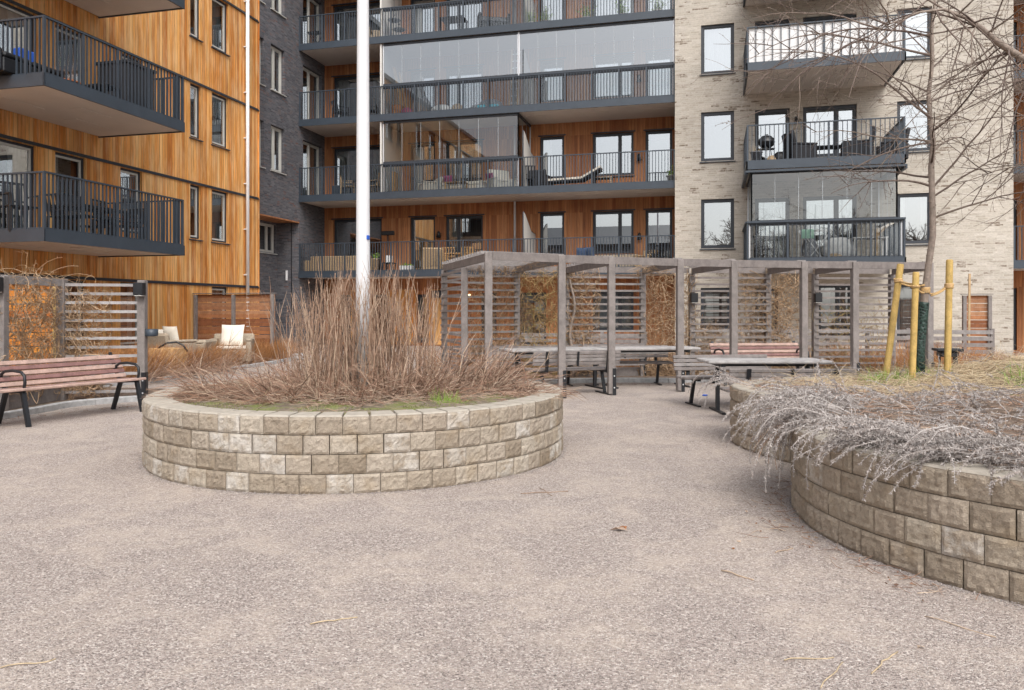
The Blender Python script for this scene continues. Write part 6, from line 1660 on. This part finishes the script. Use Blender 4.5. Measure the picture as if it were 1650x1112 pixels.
M['pebble'] = stem_mat('loose_pebbles', [(.28,.25,.24),(.38,.34,.325),(.20,.18,.18),(.46,.42,.40),(.33,.28,.26),(.54,.51,.49)])
tag(m.build('loose_gravel', M['pebble']), 'loose grains of pinkish grey gravel scattered over the yard', 'gravel', kind='stuff')
m = MB()
for i in range(420):
    k = rn.random()
    if k < .45: an = math.radians(rn.uniform(120,215)); la, zc = PA[0]+(2.03+abs(rn.gauss(0,.16)))*math.cos(an), PA[1]+(2.03+abs(rn.gauss(0,.16)))*math.sin(an)
    elif k < .7: la = rn.uniform(-7.0,-5.3); zc = 10.0+(la+7)*1.4+rn.gauss(0,.12)
    else: la = rn.uniform(0,6); zc = 15.3+rn.gauss(0,.15)
    if inA(la, zc, -.01) or inB(la, zc, -.01): continue
    p_ = W3(la, zc, .01)
    if rn.random() < .4: leaf(m, p_, rdir(rn,-.05,.5), rn.uniform(.012,.035), .007, rn)
    else: stem(m, p_, rdir(rn,0,.1), rn.uniform(.05,.25), .0025, .02, 3, .2, rn, zmin=.006)
tag(m.build('leaf_litter', M['twig']), 'dry leaves and bits of stem gathered along the kerbs and wall feet', 'leaf litter', kind='stuff')
# bare trees behind the camera that the windows mirror
pt = None
for i, (x_, y_, h_) in enumerate(((-2.5,-21,11.5),(2.5,-25,12.5),(7,-21,11),(12,-24,12),(18,-22,11))):
    if pt is None:
        pt = empty('bare_tree', (0,0,0), 'bare tree behind the camera mirrored in the windows', 'tree', 'bare trees mirrored in the windows'); rn = R_(600); m = MB()
        m.tube([(0,0,0),(0.1,0,2),(0,.1,4),(.1,0,6.5)],[.22,.18,.13,.05],8); build_local(m, 'trunk', 'bark', pt); m = MB()
        for j in range(42): a = j*2.4; z_ = 2.2+4.2*j/42; branch(m, (0,0,z_), (math.cos(a), math.sin(a), rn.uniform(.5,1.2)), 3.4-.04*j, .05, rn, 0, .03, 0, .14, (7, 5))
        build_local(m, 'crown', 'twigbark', pt); o_ = pt
    else: o_ = copy_tree(pt)
    place(o_, x_, y_, 0, i*1.3, h_/9)

# =================================================================== WORLD, SUN, CAMERA
w = bpy.data.worlds.new("World"); sc.world = w; w.use_nodes = True
nt = w.node_tree; nt.nodes.clear()
sky = nt.nodes.new('ShaderNodeTexSky'); sky.sky_type = 'NISHITA'; sky.sun_disc = False
SE, SA = 48, 155     # sun elevation, azimuth (degrees clockwise from +Y)
sky.sun_elevation = math.radians(SE); sky.sun_rotation = math.radians(SA)
sky.air_density = 1.0; sky.dust_density = 4.0; sky.ozone_density = 1.0
hs = nt.nodes.new('ShaderNodeHueSaturation'); hs.inputs['Saturation'].default_value = .30; hs.inputs['Value'].default_value = 1.0
bg = nt.nodes.new('ShaderNodeBackground'); bg.inputs['Strength'].default_value = .15
wo = nt.nodes.new('ShaderNodeOutputWorld')
nt.links.new(sky.outputs[0], hs.inputs['Color']); nt.links.new(hs.outputs[0], bg.inputs[0]); nt.links.new(bg.outputs[0], wo.inputs[0])
sd = bpy.data.lights.new('sun', 'SUN'); sd.energy = 1.3; sd.angle = math.radians(40); sd.color = (1, .965, .92)
so = bpy.data.objects.new('sun', sd); col.objects.link(so)
az = math.radians(SA); el = math.radians(SE)
d = -Vector((math.sin(az)*math.cos(el), math.cos(az)*math.cos(el), math.sin(el)))
so.rotation_euler = d.to_track_quat('-Z', 'Y').to_euler()
cd = bpy.data.cameras.new('camera'); co = bpy.data.objects.new('camera', cd); col.objects.link(co)
cd.sensor_width = 36; cd.lens = 36*FP/1650; cd.clip_end = 500; cd.clip_start = .05
cd.shift_y = (HY-556)/1650.0
co.location = (0, 0, HC); co.rotation_euler = (math.radians(90), 0, TH)
sc.camera = co
sc.view_settings.view_transform = 'Standard'; sc.view_settings.look = 'None'
sc.view_settings.exposure = 0.58; sc.view_settings.gamma = 1.0; sc.view_settings.use_curve_mapping = False
try:
    sc.cycles.max_bounces = 10; sc.cycles.transparent_max_bounces = 16; sc.cycles.caustics_reflective = False; sc.cycles.caustics_refractive = False
except Exception: pass
